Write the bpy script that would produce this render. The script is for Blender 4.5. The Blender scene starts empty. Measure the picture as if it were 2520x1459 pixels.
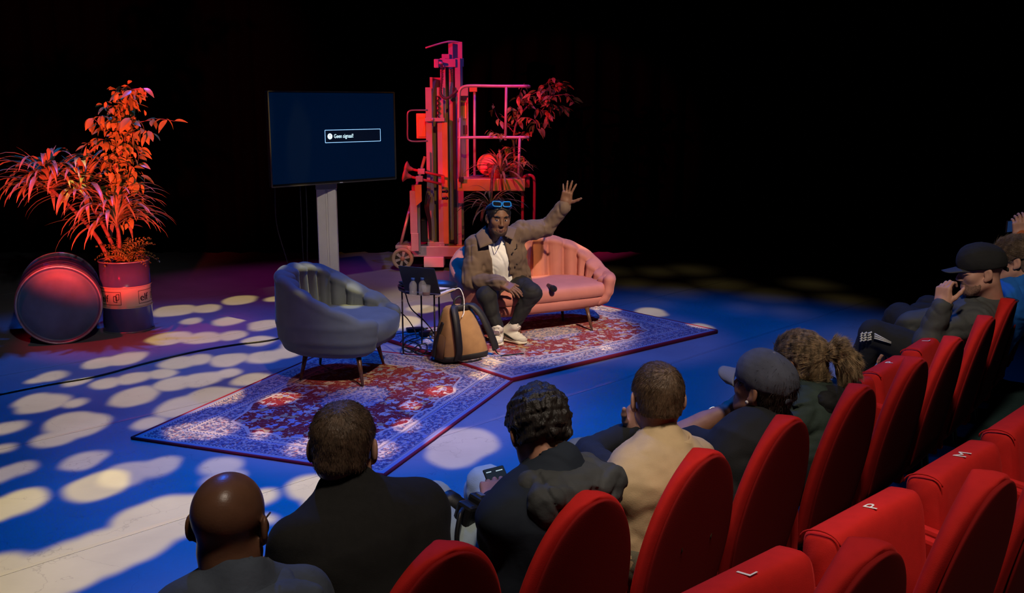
import bpy, bmesh, math, random
import numpy as np
from mathutils import Vector, Matrix
PI = math.pi
SC = bpy.context.scene
COL = SC.collection
rnd = random.Random(7)

# ---------------------------------------------------------------- camera
CAM_H, FPX, PITCH = 1.95, 2412.0, math.atan(475 / 2412.0)
cam = bpy.data.objects.new('camera', bpy.data.cameras.new('camera'))
COL.objects.link(cam)
cam.location = (0, 0, CAM_H)
cam.rotation_euler = (PI / 2 - PITCH, 0, 0)
cam.data.sensor_width = 36
cam.data.lens = FPX / 2520 * 36
cam.data.clip_end = 100
SC.camera = cam

def W(px, py, Y):
    """real-world point at depth Y (metres from the camera position) seen at a measured photo position"""
    u, v = (px - 1260) / FPX, (py - 729.5) / FPX
    c, s = math.cos(PITCH), math.sin(PITCH)
    d = Vector((u, c - v * s, -s - v * c))
    return Vector((0, 0, CAM_H)) + d * (Y / d.y)

def G(px, py, z=0.0):
    u, v = (px - 1260) / FPX, (py - 729.5) / FPX
    c, s = math.cos(PITCH), math.sin(PITCH)
    d = Vector((u, c - v * s, -s - v * c))
    return Vector((0, 0, CAM_H)) + d * ((z - CAM_H) / d.z)

# ---------------------------------------------------------------- world, exposure
wd = bpy.data.worlds.new('dark_theatre')
SC.world = wd
wd.use_nodes = True
wd.node_tree.nodes['Background'].inputs[0].default_value = (0.6, 0.75, 1, 1)
wd.node_tree.nodes['Background'].inputs[1].default_value = 0.0012
SC.view_settings.view_transform = 'Standard'
SC.view_settings.look = 'None'
SC.view_settings.exposure = 0.0
SC.view_settings.gamma = 1.0
SC.view_settings.use_curve_mapping = False
SC.cycles.use_denoising = True
SC.cycles.max_bounces = 5
SC.cycles.diffuse_bounces = 3
SC.cycles.glossy_bounces = 3
SC.cycles.transmission_bounces = 6
SC.cycles.transparent_max_bounces = 8
SC.cycles.caustics_reflective = False
SC.cycles.caustics_refractive = False
SC.cycles.sample_clamp_indirect = 3.0

# ---------------------------------------------------------------- stage lamps
def spot(name, loc, target, power, color, cone, blend=0.4, radius=0.06):
    l = bpy.data.lights.new(name, 'SPOT')
    l.energy = power
    l.color = color
    l.spot_size = math.radians(cone)
    l.spot_blend = blend
    l.shadow_soft_size = radius
    o = bpy.data.objects.new(name, l)
    COL.objects.link(o)
    o.location = loc
    o.rotation_euler = (Vector(target) - Vector(loc)).to_track_quat('-Z', 'Y').to_euler()
    return o

BLUE = (0.0, 0.15, 1.0)
spot('blue_wash_spot', (-3.2, 9.6, 6.2), (-2.2, 5.6, 0), 980, BLUE, 74, 0.7, 0.12)
spot('blue_wash_spot', (1.8, 9.8, 6.2), (0.9, 7.0, 0), 900, BLUE, 64, 0.8, 0.12)
spot('blue_wash_spot', (-0.2, 4.6, 6.4), (-0.6, 4.75, 0), 1400, BLUE, 42, 0.9, 0.12)
spot('sofa_key_spot', (2.6, 2.2, 6.0), (0.07, 8.14, 0.46), 3300, (1.0, 0.77, 0.56), 15.2, 0.30, 0.07)
spot('chair_key_spot', (1.9, 2.0, 6.0), (-0.72, 7.0, 0.3), 1150, (1.0, 0.80, 0.58), 12.5, 0.55, 0.07)
spot('front_wash_spot', (0.4, 0.6, 4.4), (-3.5, 8.2, 0.4), 260, (0.9, 0.92, 0.95), 20, 0.9, 0.10)
spot('column_spot', (0.3, 2.0, 5.6), (-1.52, 10.0, 0.55), 760, (1.0, 0.88, 0.78), 13.0, 0.8, 0.06)
spot('rug_wash_spot', (0.6, 2.0, 6.2), (-1.02, 6.42, 0), 400, (1.0, 0.40, 0.48), 22, 0.5, 0.15)
spot('rug_wash_spot', (2.4, 4.0, 6.2), (0.95, 8.15, 0), 330, (0.62, 0.42, 1.0), 15, 0.5, 0.15)
spot('red_plant_spot', (-2.4, 4.6, 0.8), (-3.45, 8.3, 1.36), 2400, (1.0, 0.040, 0.025), 34, 0.6, 0.05)
spot('red_floor_spot', (-4.6, 6.0, 5.6), (-3.2, 8.2, 0.0), 500, (1.0, 0.0, 0.02), 20, 0.9, 0.06)
spot('red_lift_spot', (-4.6, 6.6, 3.4), (-0.62, 11.4, 2.02), 2400, (1.0, 0.006, 0.035), 18.5, 0.35, 0.04)
spot('red_lift_spot', (-4.6, 6.6, 3.4), (-0.98, 11.2, 0.75), 1500, (1.0, 0.006, 0.035), 12, 0.5, 0.04)
spot('blue_lift_spot', (0.2, 9.6, 6.4), (-0.5, 11.3, 1.2), 260, (0.12, 0.10, 1.0), 30, 0.7, 0.05)
spot('amber_lift_spot', (0.5, 3.5, 6.0), (-0.75, 11.3, 1.15), 520, (1.0, 0.42, 0.05), 15, 0.6, 0.05)
spot('magenta_floor_spot', (-5.0, 12.6, 5.5), (-2.1, 9.9, 0), 240, (0.75, 0.04, 0.5), 44, 0.9, 0.08)
spot('magenta_plant_spot', (-1.4, 5.5, 5.2), (0.12, 11.2, 1.55), 1300, (1.0, 0.03, 0.20), 14, 0.6, 0.05)
HOUSE = (1.0, 0.84, 0.68)
spot('house_spot', (0.15, 1.3, 4.6), (-0.05, 2.35, 0.9), 230, HOUSE, 42, 0.7, 0.22)
spot('house_spot', (0.9, 1.7, 4.8), (1.05, 3.2, 0.9), 310, HOUSE, 36, 0.7, 0.22)
spot('house_spot', (0.9, 1.9, 4.8), (2.72, 5.25, 0.85), 620, HOUSE, 32, 0.7, 0.22)
spot('house_spot', (1.9, 0.6, 4.6), (1.5, 2.0, 0.9), 130, HOUSE, 40, 0.8, 0.22)

# gobo lamp: a leaf-break-up plate in front of a warm profile spot.  (x, y, r): holes, given where they land on the floor
GOBO_PX = [(400,1275,112),(330,1330,95),(250,1362,100),(150,1400,112),(60,1425,112),(-30,1435,115),
 (240,1195,72),(310,1168,62),(390,1150,48),(545,1145,46),(550,1176,40),(755,1200,50),(805,1218,62),(640,1228,40),(650,1280,18),
 (1140,1090,86),(1120,1112,70),(45,1240,60),(-20,1260,60),(40,1158,40),(0,1172,40),(5,1105,28),(205,1132,46),(245,1120,20),
 (200,1046,66),(140,1075,52),(170,1038,60),(110,992,56),(80,985,40),(182,992,26),(15,1053,36),
 (450,1000,66),(525,978,72),(330,975,58),(370,1042,38),(430,944,54),(500,932,58),(560,916,36),(262,944,40),(330,930,44),(398,920,40),
 (130,925,40),(90,935,26),(182,943,30),(250,892,44),(310,882,52),(440,892,50),(490,884,40),(565,884,52),(650,878,52),(700,868,48),(618,932,42),
 (420,832,60),(500,830,50),(572,824,44),(640,838,44),(430,765,56),(505,760,44),(590,738,46),(470,790,30),(690,770,44),(565,790,44),(650,800,44),(675,736,26),
 (40,815,34),(520,1062,58),(460,1066,48),(690,985,40),(640,1075,26),(1000,1052,34),(750,1105,46),(935,1112,40),(745,915,42),(645,930,30),
 (1010,1005,26),(1085,968,34),(1185,925,34),(1213,902,34),(1490,862,16),(1600,768,46),(1730,806,34),(1330,780,56),(1490,764,40),(985,792,56),(1040,760,40),
 (860,905,30),(735,850,50)]
GOBO_PX_BACK = [(1560,700,50),(1660,716,66),(1780,702,60),(1600,745,50),(1890,728,66),(2000,700,50),(1700,664,50),(1840,760,40),(1940,770,50),(1500,668,40),(1620,668,40),(2080,740,50)]
GOBO_L = Vector((-0.9, 7.6, 6.3))
def gobo_lamp(GOBO_L, target, power, cone, GOBO_PX, soft, tint=(1.0, 0.73, 0.24)):
    o = spot('gobo_spot', GOBO_L, target, power, tint, cone, 0.35, 0.012)
    l = o.data
    l.use_nodes = True
    nt = l.node_tree
    N, K = nt.nodes, nt.links
    em = N['Emission']
    geo = N.new('ShaderNodeNewGeometry')          # Incoming = direction of the light ray, world space
    sep = N.new('ShaderNodeSeparateXYZ'); K.new(geo.outputs['Incoming'], sep.inputs[0])
    div = N.new('ShaderNodeMath'); div.operation = 'DIVIDE'; div.inputs[0].default_value = -GOBO_L.z
    K.new(sep.outputs['Z'], div.inputs[1])
    sc = N.new('ShaderNodeVectorMath'); sc.operation = 'SCALE'
    K.new(geo.outputs['Incoming'], sc.inputs[0]); K.new(div.outputs[0], sc.inputs['Scale'])
    add = N.new('ShaderNodeVectorMath'); add.operation = 'ADD'
    K.new(sc.outputs[0], add.inputs[0]); add.inputs[1].default_value = GOBO_L
    fl = N.new('ShaderNodeVectorMath'); fl.operation = 'MULTIPLY'
    K.new(add.outputs[0], fl.inputs[0]); fl.inputs[1].default_value = (1, 0.70, 0)          # the lamp hangs upstage, so its holes land stretched downstage
    nz = N.new('ShaderNodeTexNoise'); nz.inputs['Scale'].default_value = 3.1; nz.inputs['Detail'].default_value = 1
    K.new(fl.outputs[0], nz.inputs['Vector'])
    nm = N.new('ShaderNodeVectorMath'); nm.operation = 'MULTIPLY_ADD'
    K.new(nz.outputs['Color'], nm.inputs[0]); nm.inputs[1].default_value = (0.11, 0.11, 0); nm.inputs[2].default_value = (-0.055, -0.055, 0)
    wp = N.new('ShaderNodeVectorMath'); wp.operation = 'ADD'
    K.new(nm.outputs[0], wp.inputs[0]); K.new(fl.outputs[0], wp.inputs[1])
    prev = None
    for px, py, r in GOBO_PX:
        p = G(px, py)
        dist = math.hypot(p.y, CAM_H)
        rr = r * dist / FPX * (0.95 if py > 960 else 0.84)
        d = N.new('ShaderNodeVectorMath'); d.operation = 'DISTANCE'
        K.new(wp.outputs[0], d.inputs[0]); d.inputs[1].default_value = (p.x, p.y * 0.70, 0)
        s = N.new('ShaderNodeMath'); s.operation = 'SUBTRACT'
        K.new(d.outputs['Value'], s.inputs[0]); s.inputs[1].default_value = rr
        if prev is None:
            prev = s
        else:
            m = N.new('ShaderNodeMath'); m.operation = 'SMOOTH_MIN'
            K.new(prev.outputs[0], m.inputs[0]); K.new(s.outputs[0], m.inputs[1]); m.inputs[2].default_value = 0.03
            prev = m
    mr = N.new('ShaderNodeMapRange'); mr.interpolation_type = 'SMOOTHSTEP'
    K.new(prev.outputs[0], mr.inputs[0])
    mr.inputs[1].default_value = soft; mr.inputs[2].default_value = -soft * 0.85
    mr.inputs[3].default_value = 0.0; mr.inputs[4].default_value = 1.0
    K.new(mr.outputs[0], em.inputs['Strength'])
gobo_lamp(GOBO_L, (-1.5, 5.4, 0), 2100, 104, [q for q in GOBO_PX if q[1] < 1180], 0.035)
gobo_lamp(GOBO_L + Vector((0.3, -0.4, 0)), (-1.4, 4.4, 0), 3800, 92, [q for q in GOBO_PX if q[1] >= 1180], 0.035, (1.0, 0.72, 0.05))
gobo_lamp(Vector((1.2, 8.6, 6.0)), (2.2, 9.4, 0), 75, 80, GOBO_PX_BACK, 0.25)

# ---------------------------------------------------------------- materials
MATS = {}
def M(name, col, rough=0.6, metal=0.0, sheen=0.0, spec=0.5, var=0.0, vscale=8.0, bump=0.0, bscale=60.0, emit=None, trans=0.0, coat=0.0, ior=1.45, stretch=None):
    if name in MATS: return MATS[name]
    m = bpy.data.materials.new(name); m.use_nodes = True
    nt = m.node_tree; N, K = nt.nodes, nt.links
    b = N['Principled BSDF']
    b.inputs['Base Color'].default_value = (*col, 1)
    b.inputs['Roughness'].default_value = rough
    b.inputs['Metallic'].default_value = metal
    b.inputs['Specular IOR Level'].default_value = spec
    b.inputs['IOR'].default_value = ior
    b.inputs['Transmission Weight'].default_value = trans
    b.inputs['Coat Weight'].default_value = coat
    if sheen:
        b.inputs['Sheen Weight'].default_value = sheen
        b.inputs['Sheen Roughness'].default_value = 0.35
        b.inputs['Sheen Tint'].default_value = (*[min(1, c * 2.2 + 0.05) for c in col], 1)
    if emit:
        b.inputs['Emission Color'].default_value = (*emit[0], 1)
        b.inputs['Emission Strength'].default_value = emit[1]
    if var or bump:
        tc = N.new('ShaderNodeTexCoord')
        src = tc.outputs['Object']
        if stretch:
            mp = N.new('ShaderNodeMapping'); mp.inputs['Scale'].default_value = stretch
            K.new(src, mp.inputs[0]); src = mp.outputs[0]
    if var:
        n = N.new('ShaderNodeTexNoise'); n.inputs['Scale'].default_value = vscale; n.inputs['Detail'].default_value = 5
        K.new(src, n.inputs['Vector'])
        mx = N.new('ShaderNodeMixRGB'); mx.blend_type = 'MIX'
        mx.inputs[1].default_value = (*[c * (1 - var) for c in col], 1)
        mx.inputs[2].default_value = (*[min(1, c * (1 + var)) for c in col], 1)
        r = N.new('ShaderNodeMapRange'); r.inputs[1].default_value = 0.3; r.inputs[2].default_value = 0.7
        K.new(n.outputs[0], r.inputs[0]); K.new(r.outputs[0], mx.inputs[0]); K.new(mx.outputs[0], b.inputs['Base Color'])
    if bump:
        n2 = N.new('ShaderNodeTexNoise'); n2.inputs['Scale'].default_value = bscale; n2.inputs['Detail'].default_value = 4
        K.new(src, n2.inputs['Vector'])
        bp = N.new('ShaderNodeBump'); bp.inputs['Strength'].default_value = bump; bp.inputs['Distance'].default_value = 0.01
        K.new(n2.outputs[0], bp.inputs['Height']); K.new(bp.outputs[0], b.inputs['Normal'])
    MATS[name] = m
    return m

# ---------------------------------------------------------------- object helpers
def tag(o, label=None, cat=None, group=None, kind=None):
    if label: o['label'] = label
    if cat: o['category'] = cat
    if group: o['group'] = group
    if kind: o['kind'] = kind
    return o

def empty(name, loc=(0, 0, 0), rz=0.0, label=None, cat=None, group=None, parent=None):
    o = bpy.data.objects.new(name, None)
    COL.objects.link(o)
    o.empty_display_size = 0.1
    o.location = loc
    o.rotation_euler = (0, 0, rz)
    if parent: o.parent = parent
    return tag(o, label, cat, group)

def mesh(name, vf, smooth=True):
    v, f = vf[0], vf[1]
    me = bpy.data.meshes.new(name)
    me.from_pydata([tuple(map(float, p)) for p in v], [], [tuple(map(int, q)) for q in f])
    if smooth and len(me.polygons):
        me.polygons.foreach_set('use_smooth', [True] * len(me.polygons))
    me.update()
    return me

def link(name, me, mat, parent=None, loc=None, rot=None, scale=None):
    o = bpy.data.objects.new(name, me)
    COL.objects.link(o)
    if mat is not None and not me.materials: me.materials.append(mat)
    if parent: o.parent = parent
    if loc is not None: o.location = loc
    if rot is not None: o.rotation_euler = rot
    if scale is not None: o.scale = scale
    return o

def obj(name, vf, mat, parent=None, smooth=True, loc=None, rot=None, bevel=0.0, auto=None):
    me = mesh(name, vf, smooth)
    o = link(name, me, mat, parent, loc, rot)
    if bevel:
        md = o.modifiers.new('bevel', 'BEVEL'); md.width = bevel; md.segments = 2; md.limit_method = 'ANGLE'
    if auto or (bevel and smooth):
        me.set_sharp_from_angle(angle=math.radians(auto or 40))
    return o

def copy_tree(o, parent=None):
    c = o.copy()
    COL.objects.link(c)
    if parent is not None: c.parent = parent
    for ch in list(o.children): copy_tree(ch, c)
    return c

def cat(*vfs):
    V, F = [], []
    for v, f in vfs:
        k = len(V)
        V += [tuple(p) for p in v]
        F += [tuple(i + k for i in q) for q in f]
    return V, F

def tr(vf, M4):
    return [tuple(M4 @ Vector(p)) for p in vf[0]], vf[1]

def box(c, h):
    x, y, z = h
    v = [(c[0] + a * x, c[1] + b * y, c[2] + d * z) for d in (-1, 1) for b in (-1, 1) for a in (-1, 1)]
    f = [(0, 2, 3, 1), (4, 5, 7, 6), (0, 1, 5, 4), (2, 6, 7, 3), (0, 4, 6, 2), (1, 3, 7, 5)]
    return v, f

def frame(fwd, up=(0, 0, 1)):
    f = Vector(fwd).normalized()
    r = f.cross(Vector(up)).normalized()
    u = r.cross(f)
    return r, f, u

def bar(a, b, w, h, up=(0, 0, 1)):
    """rectangular bar from a to b"""
    a, b = Vector(a), Vector(b)
    f = (b - a).normalized()
    if abs(f.dot(Vector(up))) > 0.98: up = (0, 1, 0)
    r, f, u = frame(f, up)
    v = []
    for p in (a, b):
        for sx, sz in ((-1, -1), (1, -1), (1, 1), (-1, 1)):
            v.append(tuple(p + r * sx * w / 2 + u * sz * h / 2))
    return v, [(3, 2, 1, 0), (4, 5, 6, 7), (0, 1, 5, 4), (1, 2, 6, 5), (2, 3, 7, 6), (3, 0, 4, 7)]

def tube(path, rad, n=10, caps=True, closed=False):
    P = [Vector(p) for p in path]
    m = len(P)
    R = rad if isinstance(rad, (list, tuple)) else [rad] * m
    V, F = [], []
    prev = None
    for i, p in enumerate(P):
        a = P[(i - 1) % m] if (i > 0 or closed) else p
        b = P[(i + 1) % m] if (i < m - 1 or closed) else p
        t = (b - a).normalized() if (b - a).length > 1e-9 else Vector((0, 0, 1))
        if prev is None:
            up = Vector((0, 0, 1)) if abs(t.z) < 0.9 else Vector((1, 0, 0))
            x = t.cross(up).normalized()
        else:
            x = (prev - t * prev.dot(t))
            x = x.normalized() if x.length > 1e-6 else t.orthogonal().normalized()
        prev = x
        y = t.cross(x)
        for k in range(n):
            an = 2 * PI * k / n
            V.append(tuple(p + (x * math.cos(an) + y * math.sin(an)) * R[i]))
    for i in range(m if closed else m - 1):
        for k in range(n):
            a0, a1 = i * n + k, i * n + (k + 1) % n
            j = (i + 1) % m
            F.append((a0, a1, j * n + (k + 1) % n, j * n + k))
    if caps and not closed:
        F.append(tuple(range(n - 1, -1, -1)))
        F.append(tuple((m - 1) * n + k for k in range(n)))
    return V, F

def spline(pts, per=8):
    """Catmull-Rom through points"""
    P = [Vector(p) for p in pts]
    P = [P[0] * 2 - P[1]] + P + [P[-1] * 2 - P[-2]]
    out = []
    for i in range(1, len(P) - 2):
        a, b, c, d = P[i - 1:i + 3]
        for k in range(per):
            t = k / per
            out.append(0.5 * ((2 * b) + (c - a) * t + (2 * a - 5 * b + 4 * c - d) * t * t + (3 * b - a - 3 * c + d) * t ** 3))
    out.append(P[-2].copy())
    return out

def lathe(prof, n=32, cap=True):
    V, F = [], []
    for r, z in prof:
        for k in range(n):
            a = 2 * PI * k / n
            V.append((r * math.cos(a), r * math.sin(a), z))
    for i in range(len(prof) - 1):
        for k in range(n):
            F.append((i * n + k, i * n + (k + 1) % n, (i + 1) * n + (k + 1) % n, (i + 1) * n + k))
    if cap:
        if prof[0][0] > 1e-6: F.append(tuple(range(n - 1, -1, -1)))
        if prof[-1][0] > 1e-6: F.append(tuple((len(prof) - 1) * n + k for k in range(n)))
    return V, F

def prism(pts, y0, y1):
    """outline in x,z extruded along y"""
    n = len(pts)
    V = [(x, y0, z) for x, z in pts] + [(x, y1, z) for x, z in pts]
    F = [tuple(range(n)), tuple(range(2 * n - 1, n - 1, -1))]
    for i in range(n):
        j = (i + 1) % n
        F.append((j, i, n + i, n + j))
    return V, F

def loft(rings, cap=True):
    n = len(rings[0]); V = [tuple(p) for r in rings for p in r]; F = []
    for i in range(len(rings) - 1):
        for k in range(n):
            F.append((i * n + k, i * n + (k + 1) % n, (i + 1) * n + (k + 1) % n, (i + 1) * n + k))
    if cap:
        F.append(tuple(range(n - 1, -1, -1)))
        F.append(tuple((len(rings) - 1) * n + k for k in range(n)))
    return V, F

def text_vf(body, size, extrude=0.0):
    cu = bpy.data.curves.new('text', 'FONT')
    cu.body = body; cu.size = size; cu.extrude = extrude; cu.resolution_u = 3
    o = bpy.data.objects.new('text', cu)
    COL.objects.link(o)
    dg = bpy.context.evaluated_depsgraph_get()
    me = bpy.data.meshes.new_from_object(o.evaluated_get(dg))
    V = [tuple(v.co) for v in me.vertices]; F = [tuple(p.vertices) for p in me.polygons]
    bpy.data.objects.remove(o); bpy.data.curves.remove(cu); bpy.data.meshes.remove(me)
    return V, F

# ---------------------------------------------------------------- smooth body surfaces (signed distance + surface nets)
class Sdf:
    def __init__(self): self.P = []
    def cap(self, a, b, ra, rb=None, k=0.02, neg=False):
        self.P.append(('cap', np.array(a, float), np.array(b, float), ra, ra if rb is None else rb, k, neg)); return self
    def ell(self, c, r, R=None, k=0.02, neg=False):
        self.P.append(('ell', np.array(c, float), np.array(r, float), None if R is None else np.array(R, float), k, neg)); return self
    def box(self, c, h, R=None, rd=0.01, k=0.01, neg=False):
        self.P.append(('box', np.array(c, float), np.array(h, float), None if R is None else np.array(R, float), rd, k, neg)); return self
    def ecap(self, a, b, wa, wb, right, k=0.03):
        """segment a-b with elliptical sections (half width along right, half depth)"""
        self.P.append(('ecap', np.array(a, float), np.array(b, float), wa, wb, np.array(right, float), k, False)); return self
    def bounds(self):
        lo, hi = [], []
        for p in self.P:
            if p[-1]: continue
            b = self.bb(p); lo.append(b[0]); hi.append(b[1])
        return np.min(lo, 0), np.max(hi, 0)
    def bb(self, p):
        if p[0] == 'cap':
            r = max(p[3], p[4]); return np.minimum(p[1], p[2]) - r, np.maximum(p[1], p[2]) + r
        if p[0] == 'ecap':
            r = max(*p[3], *p[4]); return np.minimum(p[1], p[2]) - r, np.maximum(p[1], p[2]) + r
        r = p[2] if p[3] is None else np.abs(p[3]).dot(p[2])
        if p[0] == 'box': r = r + p[4]
        return p[1] - r, p[1] + r
    def mesh(self, h, noise=None, extra=None):
        lo, hi = self.bounds(); pad = h * 3 + (0.02 if noise else 0.004)
        lo = lo - pad; hi = hi + pad
        n = np.ceil((hi - lo) / h).astype(int) + 1
        big = max(0.06, 6 * h)
        f = np.full(n, big, np.float32)
        ax = [lo[i] + np.arange(n[i]) * h for i in range(3)]
        for p in self.P:
            k = p[-2]
            b0, b1 = self.bb(p); m = big
            i0 = np.maximum(np.floor((b0 - m - lo) / h).astype(int), 0); i1 = np.minimum(np.ceil((b1 + m - lo) / h).astype(int) + 1, n)
            if (i1 <= i0).any(): continue
            sl = tuple(slice(i0[i], i1[i]) for i in range(3))
            X, Y, Z = np.meshgrid(*[ax[i][sl[i]] for i in range(3)], indexing='ij', sparse=True)
            if p[0] == 'cap':
                a, b = p[1], p[2]; ba = b - a; L = max(ba.dot(ba), 1e-12)
                t = np.clip(((X - a[0]) * ba[0] + (Y - a[1]) * ba[1] + (Z - a[2]) * ba[2]) / L, 0, 1)
                d = np.sqrt((X - a[0] - t * ba[0]) ** 2 + (Y - a[1] - t * ba[1]) ** 2 + (Z - a[2] - t * ba[2]) ** 2) - (p[3] + (p[4] - p[3]) * t)
            elif p[0] == 'ecap':
                a, b = p[1], p[2]; ba = b - a; Ln = np.linalg.norm(ba); e = ba / Ln
                r = p[5] - e * p[5].dot(e); r /= np.linalg.norm(r); q = np.cross(e, r)
                x_, y_, z_ = X - a[0], Y - a[1], Z - a[2]
                s = x_ * e[0] + y_ * e[1] + z_ * e[2]; t = np.clip(s / Ln, 0, 1)
                wx = p[3][0] + (p[4][0] - p[3][0]) * t; wy = p[3][1] + (p[4][1] - p[3][1]) * t
                over = s - t * Ln; mn = np.minimum(wx, wy)
                g = np.sqrt(((x_ * r[0] + y_ * r[1] + z_ * r[2]) / wx) ** 2 + ((x_ * q[0] + y_ * q[1] + z_ * q[2]) / wy) ** 2 + (over / mn) ** 2)
                d = (g - 1) * mn
            else:
                x_, y_, z_ = X - p[1][0], Y - p[1][1], Z - p[1][2]
                if p[3] is not None:
                    R = p[3]
                    x_, y_, z_ = [x_ * R[0, i] + y_ * R[1, i] + z_ * R[2, i] for i in range(3)]
                if p[0] == 'ell':
                    r = p[2]; g = np.sqrt((x_ / r[0]) ** 2 + (y_ / r[1]) ** 2 + (z_ / r[2]) ** 2)
                    g2 = np.sqrt((x_ / r[0] ** 2) ** 2 + (y_ / r[1] ** 2) ** 2 + (z_ / r[2] ** 2) ** 2)
                    d = g * (g - 1) / np.maximum(g2, 1e-6)
                    d = np.where(g < 1e-3, -r.min(), d)
                else:
                    hx = p[2]; qx, qy, qz = np.abs(x_) - hx[0], np.abs(y_) - hx[1], np.abs(z_) - hx[2]
                    d = np.sqrt(np.maximum(qx, 0) ** 2 + np.maximum(qy, 0) ** 2 + np.maximum(qz, 0) ** 2) + np.minimum(np.maximum(np.maximum(qx, qy), qz), 0) - p[4]
            g = f[sl]
            if p[-1]:
                kk = np.maximum(k - np.abs(-d - g), 0) / k
                f[sl] = np.maximum(g, -d) + kk * kk * k * 0.25
            else:
                kk = np.maximum(k - np.abs(d - g), 0) / k
                f[sl] = np.minimum(g, d) - kk * kk * k * 0.25
        if noise:
            X, Y, Z = np.meshgrid(*ax, indexing='ij', sparse=True)
            f = f + wob(X, Y, Z, *noise)
        if extra is not None:
            X, Y, Z = np.meshgrid(*ax, indexing='ij', sparse=True)
            f = extra(f, X, Y, Z)
        return nets(f, lo, h)

def wob(X, Y, Z, amp, fr, seed=1, ridge=0.0):
    """cloth-like swelling; ridge > 0 adds creases with sharp valleys"""
    r = np.random.RandomState(seed); out = 0
    for o in range(3):
        for _ in range(3):
            k = r.normal(size=3) * fr * (1.9 ** o); ph = r.uniform(0, 6.28, 2); k2 = r.normal(size=3) * fr * 0.8
            out = out + amp * 0.5 / (1.7 ** o) * np.sin(k[0] * X + k[1] * Y + k[2] * Z + ph[0] + 1.3 * np.sin(k2[0] * X + k2[1] * Y + k2[2] * Z + ph[1]))
    if ridge:
        for q in range(4):
            k = r.normal(size=3); k = k / np.linalg.norm(k) * fr * (1.3, 1.8, 2.4, 3.2)[q]; k2 = r.normal(size=3) * fr * .7; ph = r.uniform(0, 6.28, 3)
            gate = 0.5 + 0.5 * np.sin(k2[1] * X + k2[2] * Y + k2[0] * Z + ph[2])
            s = np.abs(np.sin(k[0] * X + k[1] * Y + k[2] * Z + ph[0] + 1.1 * np.sin(k2[0] * X + k2[1] * Y + k2[2] * Z + ph[1])))
            out = out + ridge * (1, .9, .7, .5)[q] * gate * (0.55 - np.minimum(s * 1.8, 1.0))
    return out

def nets(f, lo, h):
    ins = f < 0
    n = np.array(f.shape)
    c = [ins[i:n[0] - 1 + i, j:n[1] - 1 + j, k:n[2] - 1 + k] for i in (0, 1) for j in (0, 1) for k in (0, 1)]
    cnt = sum(a.astype(np.int8) for a in c)
    act = (cnt > 0) & (cnt < 8)
    idx = np.full(act.shape, -1, np.int64)
    I = np.argwhere(act)
    idx[act] = np.arange(len(I))
    acc = np.zeros((len(I), 3)); w = np.zeros(len(I))
    offs = [(i, j, k) for i in (0, 1) for j in (0, 1) for k in (0, 1)]
    for a in range(8):
        for b in range(a + 1, 8):
            da = np.array(offs[b]) - np.array(offs[a])
            if np.abs(da).sum() != 1: continue
            pa, pb = I + offs[a], I + offs[b]
            fa, fb = f[tuple(pa.T)], f[tuple(pb.T)]
            m = (fa < 0) != (fb < 0)
            t = np.where(m, fa / np.where(fa == fb, 1, fa - fb), 0)
            acc += np.where(m[:, None], pa + t[:, None] * (pb - pa), 0); w += m
    V = lo + acc / np.maximum(w, 1)[:, None] * h
    F = []
    for d in range(3):
        u, v = (d + 1) % 3, (d + 2) % 3
        s0 = [slice(1, -1)] * 3; s1 = [slice(1, -1)] * 3
        s0[d] = slice(0, n[d] - 1); s1[d] = slice(1, n[d])
        A, B = ins[tuple(s0)], ins[tuple(s1)]
        E = np.argwhere(A != B)
        if not len(E): continue
        base = E.copy(); base[:, u] += 1; base[:, v] += 1
        flip = A[tuple(E.T)]
        def cell(du, dv):
            q = base.copy(); q[:, u] -= du; q[:, v] -= dv
            return idx[tuple(q.T)]
        q = np.stack([cell(0, 0), cell(1, 0), cell(1, 1), cell(0, 1)], 1)
        q = np.where(flip[:, None], q, q[:, ::-1])
        F.append(q)
    F = np.concatenate(F) if F else np.zeros((0, 4), int)
    return V, F

def npmesh(name, V, F):
    me = bpy.data.meshes.new(name)
    V = np.asarray(V, np.float32); F = np.asarray(F, np.int32)
    me.vertices.add(len(V)); me.vertices.foreach_set('co', V.ravel())
    me.loops.add(F.size); me.loops.foreach_set('vertex_index', F.ravel())
    me.polygons.add(len(F))
    me.polygons.foreach_set('loop_start', np.arange(0, F.size, 4, dtype=np.int32))
    me.polygons.foreach_set('use_smooth', np.ones(len(F), bool))
    me.update(calc_edges=True); me.validate()
    return me

def npcat(*vf):
    V, F, k = [], [], 0
    for v, f in vf:
        V.append(np.asarray(v)); F.append(np.asarray(f) + k); k += len(v)
    return np.concatenate(V), np.concatenate(F)

def npobj(name, vf, mat, parent=None):
    V, F = vf
    return link(name, npmesh(name, V, F), mat, parent)
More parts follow.
